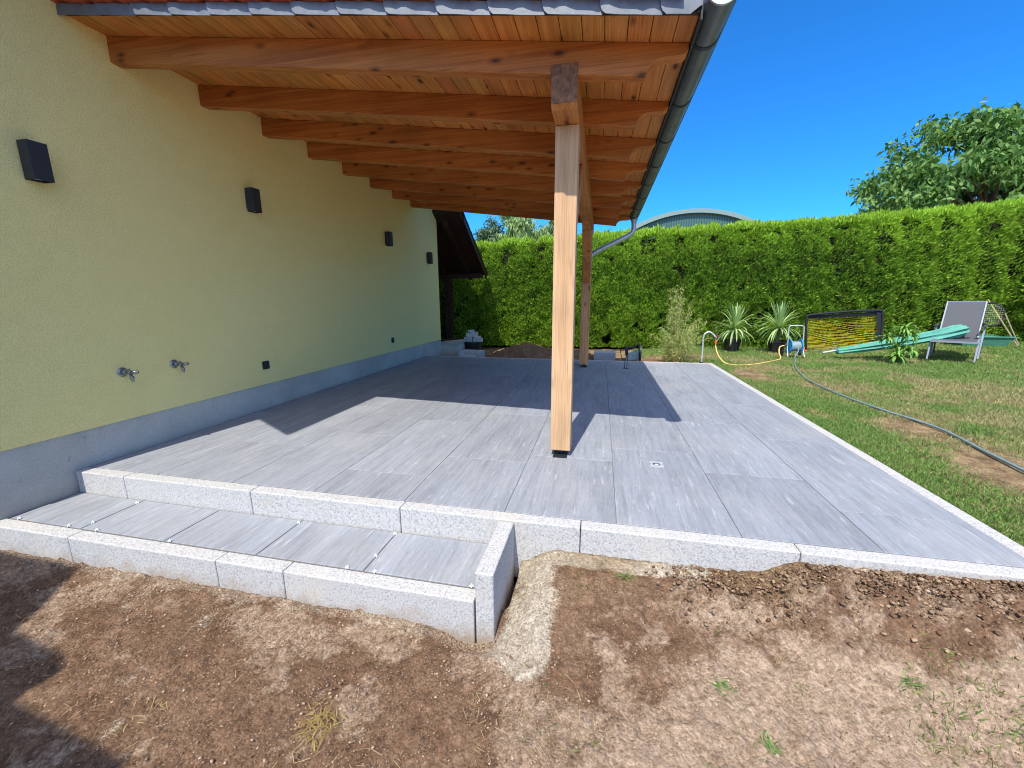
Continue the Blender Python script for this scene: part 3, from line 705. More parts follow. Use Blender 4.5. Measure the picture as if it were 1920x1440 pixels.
def slopebox(b, x0, x1, y0, y1, d0, d1, tone=None):
    b.hexa([(x0, y0, ztop(x0)+d0), (x1, y0, ztop(x1)+d0), (x1, y1, ztop(x1)+d0), (x0, y1, ztop(x0)+d0),
            (x0, y0, ztop(x0)+d1), (x1, y0, ztop(x1)+d1), (x1, y1, ztop(x1)+d1), (x0, y1, ztop(x0)+d1)], tone)
b = MB(); slopebox(b, W-0.1, 3.58, 0.492, 5.60, 0.0225, 0.031); b.build('roof_deck', M_['black'], can)
# beam, posts, braces
b = MB(); b.prism([(0.70, 2.248), (0.70, 2.445), (5.60, 2.445), (5.60, 2.225), (0.74, 2.225)], lambda p, d: (d, p[0], p[1]), 2.842, 2.992)
bo = b.build('beam', M_['beam_main'], can, bevel=0.004)
b = MB(); b.box(2.842, 2.990, 0.945, 1.093, 0.045, 2.224); b.build('post', M_['post'], can, bevel=0.006)
b = MB(); b.box(2.838, 2.988, 5.06, 5.208, 0.045, 2.224); b.build('post', M_['post_far'], can, bevel=0.006)
for (yb, s) in ((1.094, 1), (5.059, -1)):
    b = MB(); L = 0.66; tk = 0.13
    p0 = (yb, 2.223-L); p1 = (yb, 2.223-L-tk*1.3); p2 = (yb+s*(L+tk*1.3), 2.223); p3 = (yb+s*L, 2.223)
    mid = (yb+s*(L+tk*1.3)*0.47, 2.223-(L+tk*1.3)*0.47+0.0)
    b.prism([p0, p1, mid, p2, p3], lambda p, d: (d, p[0], p[1]), 2.858, 2.974)
    b.build('brace', M_['beam'], can, bevel=0.003)
for y in (0.945, 5.06):
    bp = MB(); bp.box(2.865, 2.968, y-0.03, y+0.12, 0.0012, 0.006); bp.tube([(2.915, y+0.07, 0.006), (2.915, y+0.07, 0.045)], 0.02, 12); bp.build('post_foot', M_['black'], can)
# verge slates hanging on the front edge
xc = [W-0.02, 0.02, 0.30, 0.57, 0.85, 1.135, 1.415, 1.70, 1.985, 2.279, 2.564, 2.847, 3.131, 3.414, 3.580]
vg = MB(); slopebox(vg, W, 3.575, 0.468, 0.4915, -0.005, 0.0375); vg.build('verge_board', M_['darkwood'], can)
for i in range(len(xc)-1):
    x0, x1 = xc[i]-0.025, xc[i+1]; n = 7; b = MB(); last = i == len(xc)-2
    zt, zb = 0.040, -0.024
    pr = [(x0, zt), (x0+0.003, 0.012), (x0+0.012, -0.010), (x0+0.030, zb+rng.uniform(-.002, .002))]
    pr += [(x0+0.1, zb+rng.uniform(-.003, .002)), (x0+0.18, zb+rng.uniform(-.003, .002))] if not last else []
    pr += [(x1-0.012, zb+0.0) if not last else (x1-0.05, zb+0.004), (x1-0.001 if not last else x1-0.012, -0.006 if not last else 0.012), (x1+0.002, 0.02), (x1, zt)]
    yb = 0.4665
    def fn(p, d, x0=x0, x1=x1): 
        return (p[0], yb - d - 0.013*(1-(p[0]-x0)/(x1-x0)) - 0.01*(0.075-p[1])/0.1*0.6, ztop(p[0])+p[1])
    b.prism(pr, fn, 0.0, 0.006); b.build('slate', M_['slate'], can)
# clay pantiles over the deck (profile in x, laid up the slope)
tl = MB(); px_ = 0.213; xx = np.arange(W-0.05, 3.50, px_/8)
def pan(x):
    t = ((x-W) % px_)/px_
    return 0.050 + (0.018*math.sin(math.pi*min(t/0.45, 1)) if t < 0.45 else 0.0) + 0.010*(t)
rows = [(0.418, 5.63)]
for (ya, yb) in rows:
    for a, c in zip(xx[:-1], xx[1:]):
        za, zc = ztop(a)+pan(a+1e-4), ztop(c)+pan(c-1e-4)
        tl.hexa([(a, ya, za-.014), (c, ya, zc-.014), (c, yb, zc-.014), (a, yb, za-.014), (a, ya, za), (c, ya, zc), (c, yb, zc), (a, yb, za)])
tl.build('roof_tiles', M_['redtile'], can, flip=False)
# gutter (half round, open at the top) with rolled front edge
gx, gzc, gr = 3.652, 2.505, 0.066
def gutter_arc(b, r, ya, yb, a0=178, a1=362, th=0.003, n=20):
    for k in range(n):
        t0 = R(a0+(a1-a0)*k/n); t1 = R(a0+(a1-a0)*(k+1)/n)
        P = [(gx+rr*math.cos(t), gzc+rr*math.sin(t)) for rr in (r, r-th) for t in (t0, t1)]
        b.hexa([(P[0][0], ya, P[0][1]), (P[1][0], ya, P[1][1]), (P[1][0], yb, P[1][1]), (P[0][0], yb, P[0][1]),
                (P[2][0], ya, P[2][1]), (P[3][0], ya, P[3][1]), (P[3][0], yb, P[3][1]), (P[2][0], yb, P[2][1])])
b = MB(); gutter_arc(b, gr, 0.375, 5.68); b.tube([(gx+gr+0.006, 0.375, gzc+0.004), (gx+gr+0.006, 5.68, gzc+0.004)], 0.0095, 10)
gut = b.build('gutter', M_['zinc'], can, flip=True)
b = MB(); pr = [(gx+(gr+.004)*math.cos(R(a)), gzc+(gr+.004)*math.sin(R(a))) for a in range(172, 369, 8)]
b.prism(pr, lambda p, d: (p[0], d, p[1]), 0.367, 0.379); b.tube([(gx, 0.361, gzc-0.018), (gx, 0.368, gzc-0.018)], 0.026, 20); b.build('end_cap', M_['zincbright'], gut)
b = MB(); b.prism(pr, lambda p, d: (p[0], d, p[1]), 5.676, 5.688); b.build('end_cap', M_['zinc'], gut)
for k in range(NR):
    b = MB(); gutter_arc(b, gr+0.0045, 0.715+DY*k-0.012, 0.715+DY*k+0.013, th=0.004); b.build('gutter_bracket', M_['zincdark'], can)
b = MB(); slopebox(b, 3.5785, 3.588, 0.467, 5.62, -0.035, 0.045); b.build('drip_edge', M_['zincdark'], can)
b = MB(); b.tube([(gx, 5.60, 2.47), (gx, 5.60, 2.43), (gx, 5.60, 2.42), (gx, 5.60, 2.36), (gx, 5.60, 2.29), (gx-0.02, 5.59, 2.235), (gx-0.07, 5.57, 2.19), (gx-0.16, 5.535, 2.145), (3.06, 5.36, 1.925), (2.98, 5.32, 1.87), (2.94, 5.30, 1.80), (2.93, 5.29, 1.70), (2.93, 5.29, 0.02)],
                [0.060, 0.060, 0.045] + [0.040]*10, 16); b.build('downpipe', M_['zincbright'], can, smooth=True)

# ------------------------------------------------------------------ porch behind the house
por = thing('porch', 'dark wooden porch roof on a post behind the far corner of the house', 'porch')
ya, za, yb, zb_ = 6.42, 2.93, 8.34, 1.74; sl2 = (zb_-za)/(yb-ya)
def pz(y): return za+sl2*(y-ya)
b = MB(); b.prism([(WE-0.2, pz(WE-0.2)), (yb, zb_), (yb, zb_+0.05), (WE-0.2, pz(WE-0.2)+0.05)], lambda p, d: (d, p[0], p[1]), -3.0, 0.27); b.build('roof_boards', M_['darkwood'], por)
b = MB()
for k in range(8):
    y0 = 6.35+k*0.26; y1 = y0+0.27
    b.prism([(y0, pz(y0)+0.095), (y1, pz(y1)+0.075), (y1, pz(y1)+0.10), (y0, pz(y0)+0.12)], lambda p, d: (d, p[0], p[1]), -3.0, 0.31)
b.build('roof_tiles', M_['darktile'], por)
b = MB(); b.prism([(WE+0.02, pz(WE)-0.06), (yb+0.02, zb_-0.09), (yb+0.02, zb_+0.05), (WE+0.02, pz(WE)+0.10)], lambda p, d: (d, p[0], p[1]), 0.2705, 0.298); b.build('verge_board', M_['darkwood'], por)
for x in (-0.12, -0.75, -1.4, -2.0):
    b = MB(); b.prism([(WE+0.01, pz(WE)-0.15), (yb-0.03, zb_-0.11), (yb-0.03, zb_-0.001), (WE+0.01, pz(WE+.01)-0.001)], lambda p, d: (d, p[0], p[1]), x-0.05, x+0.05); b.build('rafter', M_['darkwood'], por)
MB().box(-3.0, 0.24, 8.10, 8.22, 1.66, 1.77).build('eave_beam', M_['darkwood'], por)
MB().box(-0.75, -0.58, 8.09, 8.23, -0.1, 1.66).build('post', M_['darkpost'], por, bevel=0.004)
MB().box(-0.46, -0.05, 6.66, 6.98, 2.74, 2.86).build('purlin', M_['darkpost'], por, bevel=0.004)
MB().box(-3.0, -1.6, 7.9, 8.0, -0.1, 1.6).build('side_screen', M_['darkwood'], por)
lw = thing('low_wall', 'low pale wall with grey coping behind the corner of the house', 'wall')
MB().box(-1.8, -0.03, 6.69, 7.55, -0.35, 0.14).build('wall', M_['plinth'], lw)
MB().box(-1.82, -0.0, 6.687, 7.57, 0.1415, 0.185).build('coping', M_['greystone'], lw, bevel=0.004)
t = thing('timber_frame', 'narrow timber frame leaning against the low wall', 'timber', (0, 0, 0))
MB().bar((-0.30, 6.80, 0.20), (-0.02, 7.30, 0.20), 0.05, 0.022).build('plank', M_['post'], t)
MB().bar((-0.38, 6.86, 0.22), (-0.10, 7.36, 0.22), 0.03, 0.05).build('batten', M_['darkpost'], t)

# front porch of the same house, beside the camera: its roof edge shades the near left soil
fp = thing('front_porch', 'tiled porch roof on timber posts beside the front yard', 'porch')
poly = [(-0.55, -2.66), (0.08, -2.665), (0.355, -3.065), (0.725, -3.115), (0.81, -3.165), (0.81, -3.30), (1.43, -3.37), (1.75, -3.9), (2.0, -6.8), (-7.0, -6.8), (-7.0, -2.66)]
MB().prism(poly, lambda p, d: (p[0]-0.005, p[1]-0.02, d), 2.90, 2.97).build('roof', M_['darktile'], fp)
for (x, y) in ((-0.3, -3.1), (1.3, -4.3), (1.6, -6.4), (-4, -3.2)): MB().box(x-.07, x+.07, y-.07, y+.07, -0.45, 2.899).build('post', M_['darkpost'], fp, bevel=.004)

# ------------------------------------------------------------------ hedge
def hedge():
    t = thing('hedge', 'tall clipped green conifer hedge along the back and right of the garden', 'hedge')
    path = [(-5.0, 8.75), (0.5, 8.72), (4.0, 8.85), (6.5, 8.9), (9.2, 9.2), (11.5, 9.95), (12.95, 10.35), (13.3, 8.0), (13.6, 2.0)]
    topz = [2.48, 2.50, 2.66, 2.76, 2.86, 3.10, 3.24, 3.25, 3.2]
    P = np.array(path); T = np.array(topz); sg = np.linalg.norm(np.diff(P, axis=0), axis=1); cum = np.r_[0, np.cumsum(sg)]
    L = cum[-1]
    def at(s): return np.interp(s, cum, P[:, 0]), np.interp(s, cum, P[:, 1]), np.interp(s, cum, T)
    def nrm(s):
        e = 0.25; x0, y0, _ = at(s-e); x1, y1, _ = at(s+e); dx, dy = x1-x0, y1-y0; l = np.hypot(dx, dy)+1e-9
        return dy/l, -dx/l        # points to the garden
    def bulge(s, z): 
        a = fbm(s, z*0.45, 1.5, 4, .55, 2.2)-0.5; c = fbm(s, z, 4.5, 3, .6, 7.1)-0.5
        hole = ss(0.69, 0.80, fbm(s*1.0, z*1.0, 3.0, 3, .6, 31.0))
        return 0.40*a+0.36*c + 0.20*(np.abs(np.sin(math.pi*(s/0.85+0.5*fbm(s, z*0.4, 1.3, 2, .5, 77))))-0.6) + 0.14*(fbm(s, z, 9.5, 2, .5, 3.3)-0.5) - 0.26*hole, hole
    # dark woody core
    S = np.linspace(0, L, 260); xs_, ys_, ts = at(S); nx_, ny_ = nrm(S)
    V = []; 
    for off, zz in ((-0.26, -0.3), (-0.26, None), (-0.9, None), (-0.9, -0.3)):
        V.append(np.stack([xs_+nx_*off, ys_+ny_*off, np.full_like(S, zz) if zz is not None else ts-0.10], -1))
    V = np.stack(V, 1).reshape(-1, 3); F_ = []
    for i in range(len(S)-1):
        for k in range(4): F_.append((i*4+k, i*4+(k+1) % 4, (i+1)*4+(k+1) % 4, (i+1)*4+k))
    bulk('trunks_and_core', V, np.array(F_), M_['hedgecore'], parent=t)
    # sprays
    n = 480000; s = rng.uniform(0, L, n); fr = rng.random(n); x, y, tz = at(s)
    topf = rng.random(n) < 0.20
    z = -0.08 + (tz+0.10)*fr
    jag = 0.10*fbm(s, s*0, 3.0, 3, .6, 3)+0.22*(fbm(s, s*0, 9.0, 3, .7, 13)-0.35)
    z = np.where(topf, tz-0.06+jag+rng.uniform(-.06, .09, n)*1.0, z)
    bo, hole = bulge(s, z); nx_, ny_ = nrm(s)
    # upper part leans in a little
    dep = bo + rng.normal(0, 0.035, n) - 0.12*ss(0.75, 1.0, z/tz)
    dep = np.where(topf, -0.10-rng.random(n)*0.75, dep)
    px = x+nx_*dep; py = y+ny_*dep
    # spray direction: up and outward with scatter
    out = np.stack([nx_, ny_, 0*nx_], -1); side = np.stack([-ny_, nx_, 0*nx_], -1); up = np.array([0, 0, 1.0])
    d = out*rng.uniform(0.15, 0.9, (n, 1)) + up*rng.uniform(0.1, 1.0, (n, 1)) + side*rng.normal(0, 0.45, (n, 1))
    d = np.where(topf[:, None], up*1.0+out*rng.normal(0.1, .25, (n, 1))+side*rng.normal(0, .3, (n, 1)), d)
    d /= np.linalg.norm(d, axis=1, keepdims=True)
    wv = np.cross(d, out+rng.normal(0, 0.6, (n, 3))); wv /= np.linalg.norm(wv, axis=1, keepdims=True)+1e-9
    ln = rng.uniform(0.034, 0.080, n)*np.where(topf, 1.4, 1.0); wd = ln*rng.uniform(0.22, 0.38, n)*np.where(topf, 0.75, 1)
    p = np.stack([px, py, z], -1); L_, W_ = ln[:, None], wd[:, None]
    Vq = np.stack([p-d*L_*0.3, p+d*L_*0.25+wv*W_*0.5, p+d*L_*0.8, p+d*L_*0.2-wv*W_*0.5], 1)
    big = fbm(s, z, 0.8, 3, .5, 21)
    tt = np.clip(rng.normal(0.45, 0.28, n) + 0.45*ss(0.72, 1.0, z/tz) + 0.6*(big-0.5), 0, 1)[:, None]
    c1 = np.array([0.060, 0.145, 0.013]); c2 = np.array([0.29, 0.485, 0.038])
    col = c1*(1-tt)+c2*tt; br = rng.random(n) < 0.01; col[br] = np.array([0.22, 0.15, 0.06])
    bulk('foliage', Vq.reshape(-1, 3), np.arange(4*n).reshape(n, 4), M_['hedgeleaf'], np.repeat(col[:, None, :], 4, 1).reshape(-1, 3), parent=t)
hedge()

# ------------------------------------------------------------------ trees
def leaves(name, parent, P, D, ln, wd, col, mat, fold=0.0):
    """P points, D directions: pointed leaves as quads bent along the middle"""
    n = len(P); D = D/np.linalg.norm(D, axis=1, keepdims=True); r = rng.normal(0, 1, (n, 3)); Wv = np.cross(D, r); Wv /= np.linalg.norm(Wv, axis=1, keepdims=True)
    N = np.cross(D, Wv); L_, W_ = ln[:, None], wd[:, None]
    a = P; m = P+D*L_*0.5; e = P+D*L_+np.array([0, 0, -1])*L_*0.12
    V = np.stack([a, m+Wv*W_*0.5+N*W_*0.12, e, m-Wv*W_*0.5+N*W_*0.12], 1)
    return bulk(name, V.reshape(-1, 3), np.arange(4*n).reshape(n, 4), mat, np.repeat(col[:, None, :], 4, 1).reshape(-1, 3), parent=parent)
def tree(name, label, base, crown_c, crown_r, nl, leaf, cols, seed, ntw=140, group=None, droop=0.8, clus=0.28, low=-0.75):
    rg = np.random.default_rng(seed); t = thing(name, label, 'tree', base, group=group)
    cc = np.array(crown_c)-np.array(base); cr = np.array(crown_r)
    b = MB(); b.tube([(0, 0, 0), (0.05, 0.02, cc[2]*0.35), tuple(cc*np.array([.5, .5, .62])), tuple(cc+np.array([0, 0, cr[2]*0.3]))], [cr[2]*.075, cr[2]*.06, cr[2]*.045, cr[2]*.015], 9)
    tips = []
    for k in range(ntw):
        a = rg.normal(0, 1, 3); a /= np.linalg.norm(a)
        if a[2] < low: a[2] = -a[2]
        rr = rg.uniform(0.45, 1.0)**0.6*(0.80+0.36*math.sin(3.1*a[0]+seed)*math.cos(2.7*a[1]+1.3*a[2]*2+seed))
        tips.append(cc+a*cr*rr)
    for k, tp in enumerate(tips):
        if k % 4 == 0:
            st = cc*np.array([.5, .5, 0.62])+np.array([0, 0, cr[2]*rg.uniform(-.1, .4)])
            mdp = st*0.5+tp*0.5+np.array([0, 0, cr[2]*0.08]); b.tube([tuple(st), tuple(mdp), tuple(tp)], [cr[2]*.028, cr[2]*.016, cr[2]*.005], 6)
    b.build('trunk', M_['bark'], t, smooth=True)
    tips = np.array(tips); k = rg.integers(0, len(tips), nl); ax = rg.normal(0, 1, (len(tips), 3)); ax[:, 2] = np.abs(ax[:, 2])*0.6; ax /= np.linalg.norm(ax, axis=1, keepdims=True)
    u = rg.uniform(-1, 0.5, (nl, 1)); P = tips[k] + ax[k]*u*cr.mean()*clus*1.1 + np.clip(rg.normal(0, 1, (nl, 3)), -1.7, 1.7)*cr.mean()*clus*0.32
    D = rg.normal(0, 0.75, (nl, 3)); D[:, 2] -= droop
    tt = np.clip(rg.normal(0.5, 0.3, (nl, 1)), 0, 1); col = np.array(cols[0])*(1-tt)+np.array(cols[1])*tt
    leaves('crown', t, P, D, rg.uniform(.7, 1.25, nl)*leaf[0], rg.uniform(.7, 1.2, nl)*leaf[1], col, M_['leaf'])
    return t
tree('broadleaf_tree', 'large dark green broadleaved tree rising over the hedge on the right', (17.6, 18.0, -0.1), (17.4, 18.0, 4.9), (4.9, 3.6, 3.3), 30000, (0.24, 0.115), ((0.035, 0.105, 0.018), (0.20, 0.34, 0.09)), 3, 210, droop=0.7, clus=0.16)
tree('garden_tree', 'small blue-green tree above the hedge beside the dark porch roof', (-2.3, 16.5, -0.1), (-1.9, 16.5, 3.3), (0.9, 0.9, 1.5), 4200, (0.16, 0.07), ((0.06, 0.12, 0.07), (0.16, 0.24, 0.15)), 5, 60, 'trees behind the hedge', 0.3)
tree('garden_tree', 'drooping pale green tree above the hedge left of the near post', (-0.55, 16.0, -0.1), (-0.5, 16.0, 3.35), (1.35, 1.1, 1.75), 9000, (0.22, 0.065), ((0.13, 0.25, 0.08), (0.38, 0.48, 0.22)), 9, 60, 'trees behind the hedge', 1.6)
tree('garden_tree', 'drooping green tree partly hidden behind the near post', (1.6, 16.2, -0.1), (1.35, 16.2, 3.3), (1.05, 1.0, 1.6), 6000, (0.21, 0.06), ((0.11, 0.21, 0.07), (0.30, 0.40, 0.18)), 12, 50, 'trees behind the hedge', 1.4)
tree('garden_tree', 'small green tree tip behind the far post and downpipe', (3.2, 16.5, -0.1), (3.25, 16.5, 2.9), (0.8, 0.8, 1.15), 2000, (0.15, 0.06), ((0.07, 0.14, 0.05), (0.18, 0.26, 0.12)), 15, 40, 'trees behind the hedge', 0.4)

# hall with the arched roof
hl = thing('hall', 'distant green metal hall with an arched roof behind the hedge', 'hall')
hc, hr, hy = 12.0, 12.4, 45.0; hz = 9.72-hr
arc = [(hc+hr*math.sin(R(a)), hz+hr*math.cos(R(a))) for a in range(-46, 47, 2)]
b = MB(); b.prism([(arc[0][0], -0.5)] + arc + [(arc[-1][0], -0.5)], lambda p, d: (p[0], d, p[1]), hy, hy+0.3); b.build('gable_wall', M_['hall'], hl)
b = MB(); outer = [(hc+(hr+.28)*math.sin(R(a)), hz+(hr+.28)*math.cos(R(a))) for a in range(-47, 48, 2)]; inner = [(hc+(hr-.12)*math.sin(R(a)), hz+(hr-.12)*math.cos(R(a))) for a in range(-47, 48, 2)]
for i in range(len(outer)-1):
    b.hexa([(inner[i][0], hy-.35, inner[i][1]), (inner[i+1][0], hy-.35, inner[i+1][1]), (inner[i+1][0], hy+30, inner[i+1][1]), (inner[i][0], hy+30, inner[i][1]),
            (outer[i][0], hy-.35, outer[i][1]), (outer[i+1][0], hy-.35, outer[i+1][1]), (outer[i+1][0], hy+30, outer[i+1][1]), (outer[i][0], hy+30, outer[i][1])])
b.build('roof', M_['hallroof'], hl)

# ------------------------------------------------------------------ plants
def strap_leaves(parent, origin, specs, c1, c2, seed, jit=0.0):
    rg = np.random.default_rng(seed); V = []; Fq = []; cc = []
    for (az, el, ln, wd, bend) in specs:
        n = 8; p = np.array(origin, float)+np.array([rg.normal(0, 1), rg.normal(0, 1), 0])*jit; e = el; h = np.array([math.cos(az), math.sin(az)]); sd_ = np.array([-h[1], h[0], 0]); b0 = len(V)
        t = rg.random(); col = np.array(c1)*(1-t)+np.array(c2)*t
        for k in range(n+1):
            f = k/n; w_ = wd*(math.sin(math.pi*min(0.12+f*0.88, 1))**0.6 if f < 1 else 0.02)*(1-0.3*f)
            V += [tuple(p-sd_*w_/2), tuple(p+sd_*w_/2)]; cc += [col, col]
            e -= bend/n*(0.4+1.4*f); p = p+np.array([h[0]*math.cos(e), h[1]*math.cos(e), math.sin(e)])*ln/n
        for k in range(n): Fq.append((b0+2*k, b0+2*k+1, b0+2*k+3, b0+2*k+2))
    return bulk('leaves', np.array(V), np.array(Fq), M_['leaf'], np.array(cc), parent=parent)
def cordyline(x, y, label, seed, k_=1.0):
    rg = np.random.default_rng(seed); z = gz(x, y); t = thing('cordyline', label, 'potted plant', (x, y, z), group='spiky potted plants by the hedge')
    b = MB(); N = 20
    for k in range(N):      # ribbed pot
        a0, a1 = 2*math.pi*k/N, 2*math.pi*(k+1)/N
        for (ra, rb, za_, zb2) in ((0.13, 0.165, 0, 0.23), (0.18, 0.18, 0.23, 0.27)):
            q = 0.96 if k % 2 else 1.0
            b.poly([(ra*q*math.cos(a0), ra*q*math.sin(a0), za_), (ra*q*math.cos(a1), ra*q*math.sin(a1), za_), (rb*q*math.cos(a1), rb*q*math.sin(a1), zb2), (rb*q*math.cos(a0), rb*q*math.sin(a0), zb2)])
    b.tube([(0, 0, 0.20), (0, 0, 0.235)], 0.15, 20); b.build('pot', M_['bucket'], t)
    MB().tube([(0, 0, 0.22), (0.01, 0, 0.38), (0, 0.01, 0.50*k_)], [0.035, 0.03, 0.03], 8).build('stem', M_['bark'], t)
    sp = []
    for i in range(95):
        f = i/95.0; az = i*2.399+rg.normal(0, 0.2)
        if f < 0.30: el, bd, ln = R(rg.uniform(65, 88)), rg.uniform(0, .35), rg.uniform(0.50, 0.64)
        elif f < 0.62: el, bd, ln = R(rg.uniform(25, 62)), rg.uniform(0.4, 1.5), rg.uniform(0.5, 0.68)
        else: el, bd, ln = R(rg.uniform(-25, 22)), rg.uniform(0.9, 1.5), rg.uniform(0.42, 0.60)
        sp.append((az, el, ln*k_, rg.uniform(0.030, 0.048), bd))
    strap_leaves(t, (0, 0, 0.50*k_), sp, (0.16, 0.30, 0.10), (0.46, 0.58, 0.26), seed)
cordyline(6.08, 8.05, 'spiky strap-leaved plant in a black pot, the left of the pair by the hedge', 4)
cordyline(6.98, 8.05, 'spiky strap-leaved plant in a black pot, behind the hose reel', 8, 1.06)
def bamboo():
    x, y = 4.62, 6.45; z = gz(x, y); rg = np.random.default_rng(20); t = thing('bamboo', 'feathery clump of bamboo at the far right corner of the terrace', 'bamboo', (x, y, z))
    b = MB(); P = []; D = []; 
    for i in range(46):
        az = rg.uniform(0, 6.28); r0_ = rg.uniform(0, .10); H = rg.uniform(0.45, 1.15) if i % 3 else rg.uniform(0.95, 1.5); le = rg.uniform(.10, .55) if i % 3 else rg.uniform(0, .16)
        p0 = np.array([r0_*math.cos(az), r0_*math.sin(az), 0]); pts = []
        for k in range(6):
            f = k/5; pts.append(p0+np.array([math.cos(az)*le*f*f*1.2, math.sin(az)*le*f*f*1.2, H*(f-0.12*f*f*(le*3))]))
        b.tube([tuple(q) for q in pts], [0.004, 0.004, 0.0035, 0.003, 0.002, 0.001], 5)
        for k in range(150):
            f = rg.uniform(0.10, 1.0); j = min(int(f*5), 4); q = pts[j]+(pts[j+1]-pts[j])*(f*5-j); sp_ = 0.11*(1.15-f)
            P.append(q+rg.normal(0, 1, 3)*np.array([sp_, sp_, sp_*0.6])); D.append(rg.normal(0, 1, 3)+np.array([math.cos(az)*.6, math.sin(az)*.6, -0.1]))
    b.build('canes', M_['bamboocane'], t)
    P = np.array(P); D = np.array(D); n = len(P); tt = np.clip(rg.normal(0.45, 0.3, (n, 1)) + 0.3*(P[:, 2:3] < 0.3), 0, 1); col = np.array([0.17, 0.30, 0.06])*(1-tt)+np.array([0.50, 0.48, 0.20])*tt
    leaves('leaves', t, P, D, rg.uniform(.04, .085, n), rg.uniform(.008, .014, n), col, M_['leaf'])
    # dry straw skirt
    sp = [(rg.uniform(0, 6.28), R(rg.uniform(20, 75)), rg.uniform(0.12, 0.34), 0.006, rg.uniform(.4, 1.4)) for _ in range(170)]
    s = strap_leaves(t, (0, 0, 0.0), sp, (0.42, 0.30, 0.12), (0.62, 0.48, 0.22), 21); s.name = 'dry_stems'
bamboo()
def sapling():
    x, y = 8.36, 6.55; z = gz(x, y); rg = np.random.default_rng(31); t = thing('sapling', 'young leafy sapling with long drooping leaves in front of the folded parasol', 'sapling', (x, y, z))
    heads = [(0.02, 0, 0.60), (-0.17, 0.05, 0.45), (0.12, -0.05, 0.24), (0.0, 0.05, 0.26), (-0.06, -0.08, 0.14), (0.14, 0.06, 0.52)]
    b = MB()
    for h in heads: b.tube([(0, 0, 0), (h[0]*.4, h[1]*.4, h[2]*.6), h], [0.007, 0.006, 0.004], 6)
    b.build('stem', simple('green_stem', (0.12, 0.18, 0.06), 0.6), t)
    V = None; sp = []
    for hi, h in enumerate(heads):
        sp = [(rg.uniform(0, 6.28), R(rg.uniform(-20, 65)), rg.uniform(0.16, 0.27), rg.uniform(0.030, 0.046), rg.uniform(1.0, 2.2)) for _ in range(46)]
        o = strap_leaves(t, h, sp, (0.10, 0.24, 0.04), (0.26, 0.44, 0.11), 40+hi); o.name = 'leaf_cluster'
sapling()
def tuft(name, x, y, n, h, c1, c2, label, cat, seed, group=None, flat=0.5):
    rg = np.random.default_rng(seed); z = gz(x, y)+0.003; t = thing(name, label, cat, (x, y, z), group=group)
    sp = [(rg.uniform(0, 6.28), R(rg.uniform(10, 80) if cat != 'straw' else rg.uniform(0, 30)), rg.uniform(.5, 1.2)*h, rg.uniform(0.0025, 0.005), rg.uniform(.5, 1.8)) for _ in range(n)]
    strap_leaves(t, (0, 0, 0), sp, c1, c2, seed, jit=h*0.35 if cat != 'straw' else h*0.8)
GA, GB = (0.09, 0.20, 0.04), (0.22, 0.33, 0.09)
for i, (x, y, h, lb) in enumerate(((3.657, -0.571, 0.045, 'small green grass tuft alone in the middle of the pale soil'), (3.75, -0.74, 0.04, 'small grass tuft nearest the bottom edge of the picture'),
                                   (4.29, -0.457, 0.045, 'green grass tuft in the soil right of centre'), (4.55, -0.56, 0.06, 'larger green grass tuft in the bottom right corner'), (3.33, -0.13, 0.04, 'dry grass tuft growing at the foot of the front kerb'))):
    tuft('grass_tuft', x, y, 26, h, GA, GB, lb, 'grass tuft', 60+i, 'grass tufts in the bare soil')
tuft('straw_clump', 2.27, -0.93, 110, 0.045, (0.24, 0.17, 0.06), (0.38, 0.28, 0.11), 'yellow clump of dry straw lying on the brown soil', 'straw', 71)
tuft('straw_clump', 1.62, -1.02, 26, 0.045, (0.34, 0.25, 0.12), (0.50, 0.38, 0.20), 'sparse wisp of pale straw at the lower left of the soil', 'straw', 72)

# ------------------------------------------------------------------ garden things
def bez(pts, n=60):      # Catmull-Rom through points
    P = [Vector(p) for p in pts]; P = [P[0]*2-P[1]] + P + [P[-1]*2-P[-2]]; out = []
    m = len(P)-3
    for i in range(m):
        for k in range(n//m+1):
            t = k/(n//m+1); a, b_, c, d = P[i:i+4]
            out.append(0.5*((2*b_)+(c-a)*t+(2*a-5*b_+4*c-d)*t*t+(3*b_-a-3*c+d)*t**3))
    out.append(P[-2]); return out
t = thing('standpipe', 'bent galvanised water standpipe at the corner of the terrace', 'standpipe', (5.03, 6.13, -0.06))
a = bez([(0, 0, 0), (0, 0, 0.25), (-0.005, 0, 0.50), (0.02, 0, 0.575), (0.085, 0.0, 0.605), (0.15, 0.0, 0.57), (0.20, 0.0, 0.515)], 40)
MB().tube(a, 0.014, 12).build('pipe', M_['galv'], t, smooth=True)
MB().tube([(0.195, 0, 0.52), (0.212, 0, 0.50), (0.212, 0, 0.452)], [0.018, 0.021, 0.016], 12).build('valve', M_['chrome'], t)
MB().tube([(0.212, 0, 0.452), (0.212, 0, 0.445), (0.213, 0, 0.40)], [0.017, 0.021, 0.019], 12).build('coupling', M_['orange'], t)
MB().bar((0.205, 0, 0.53), (0.245, 0.0, 0.535), 0.016, 0.010).build('lever', M_['orange'], t)
MB().tube([(0, 0, 0.0), (0, 0, 0.05)], 0.022, 12).build('base_collar', M_['black'], t)
pts = bez([(5.243, 6.13, 0.36), (5.25, 6.13, 0.27), (5.29, 6.05, 0.12), (5.40, 5.97, 0.0), (5.58, 5.90, -0.018), (5.85, 6.02, -0.018), (6.15, 6.28, -0.012), (6.45, 6.62, -0.012), (6.60, 6.80, 0.0), (6.63, 6.98, 0.10), (6.68, 7.10, 0.19), (6.78, 7.17, 0.215)], 90)
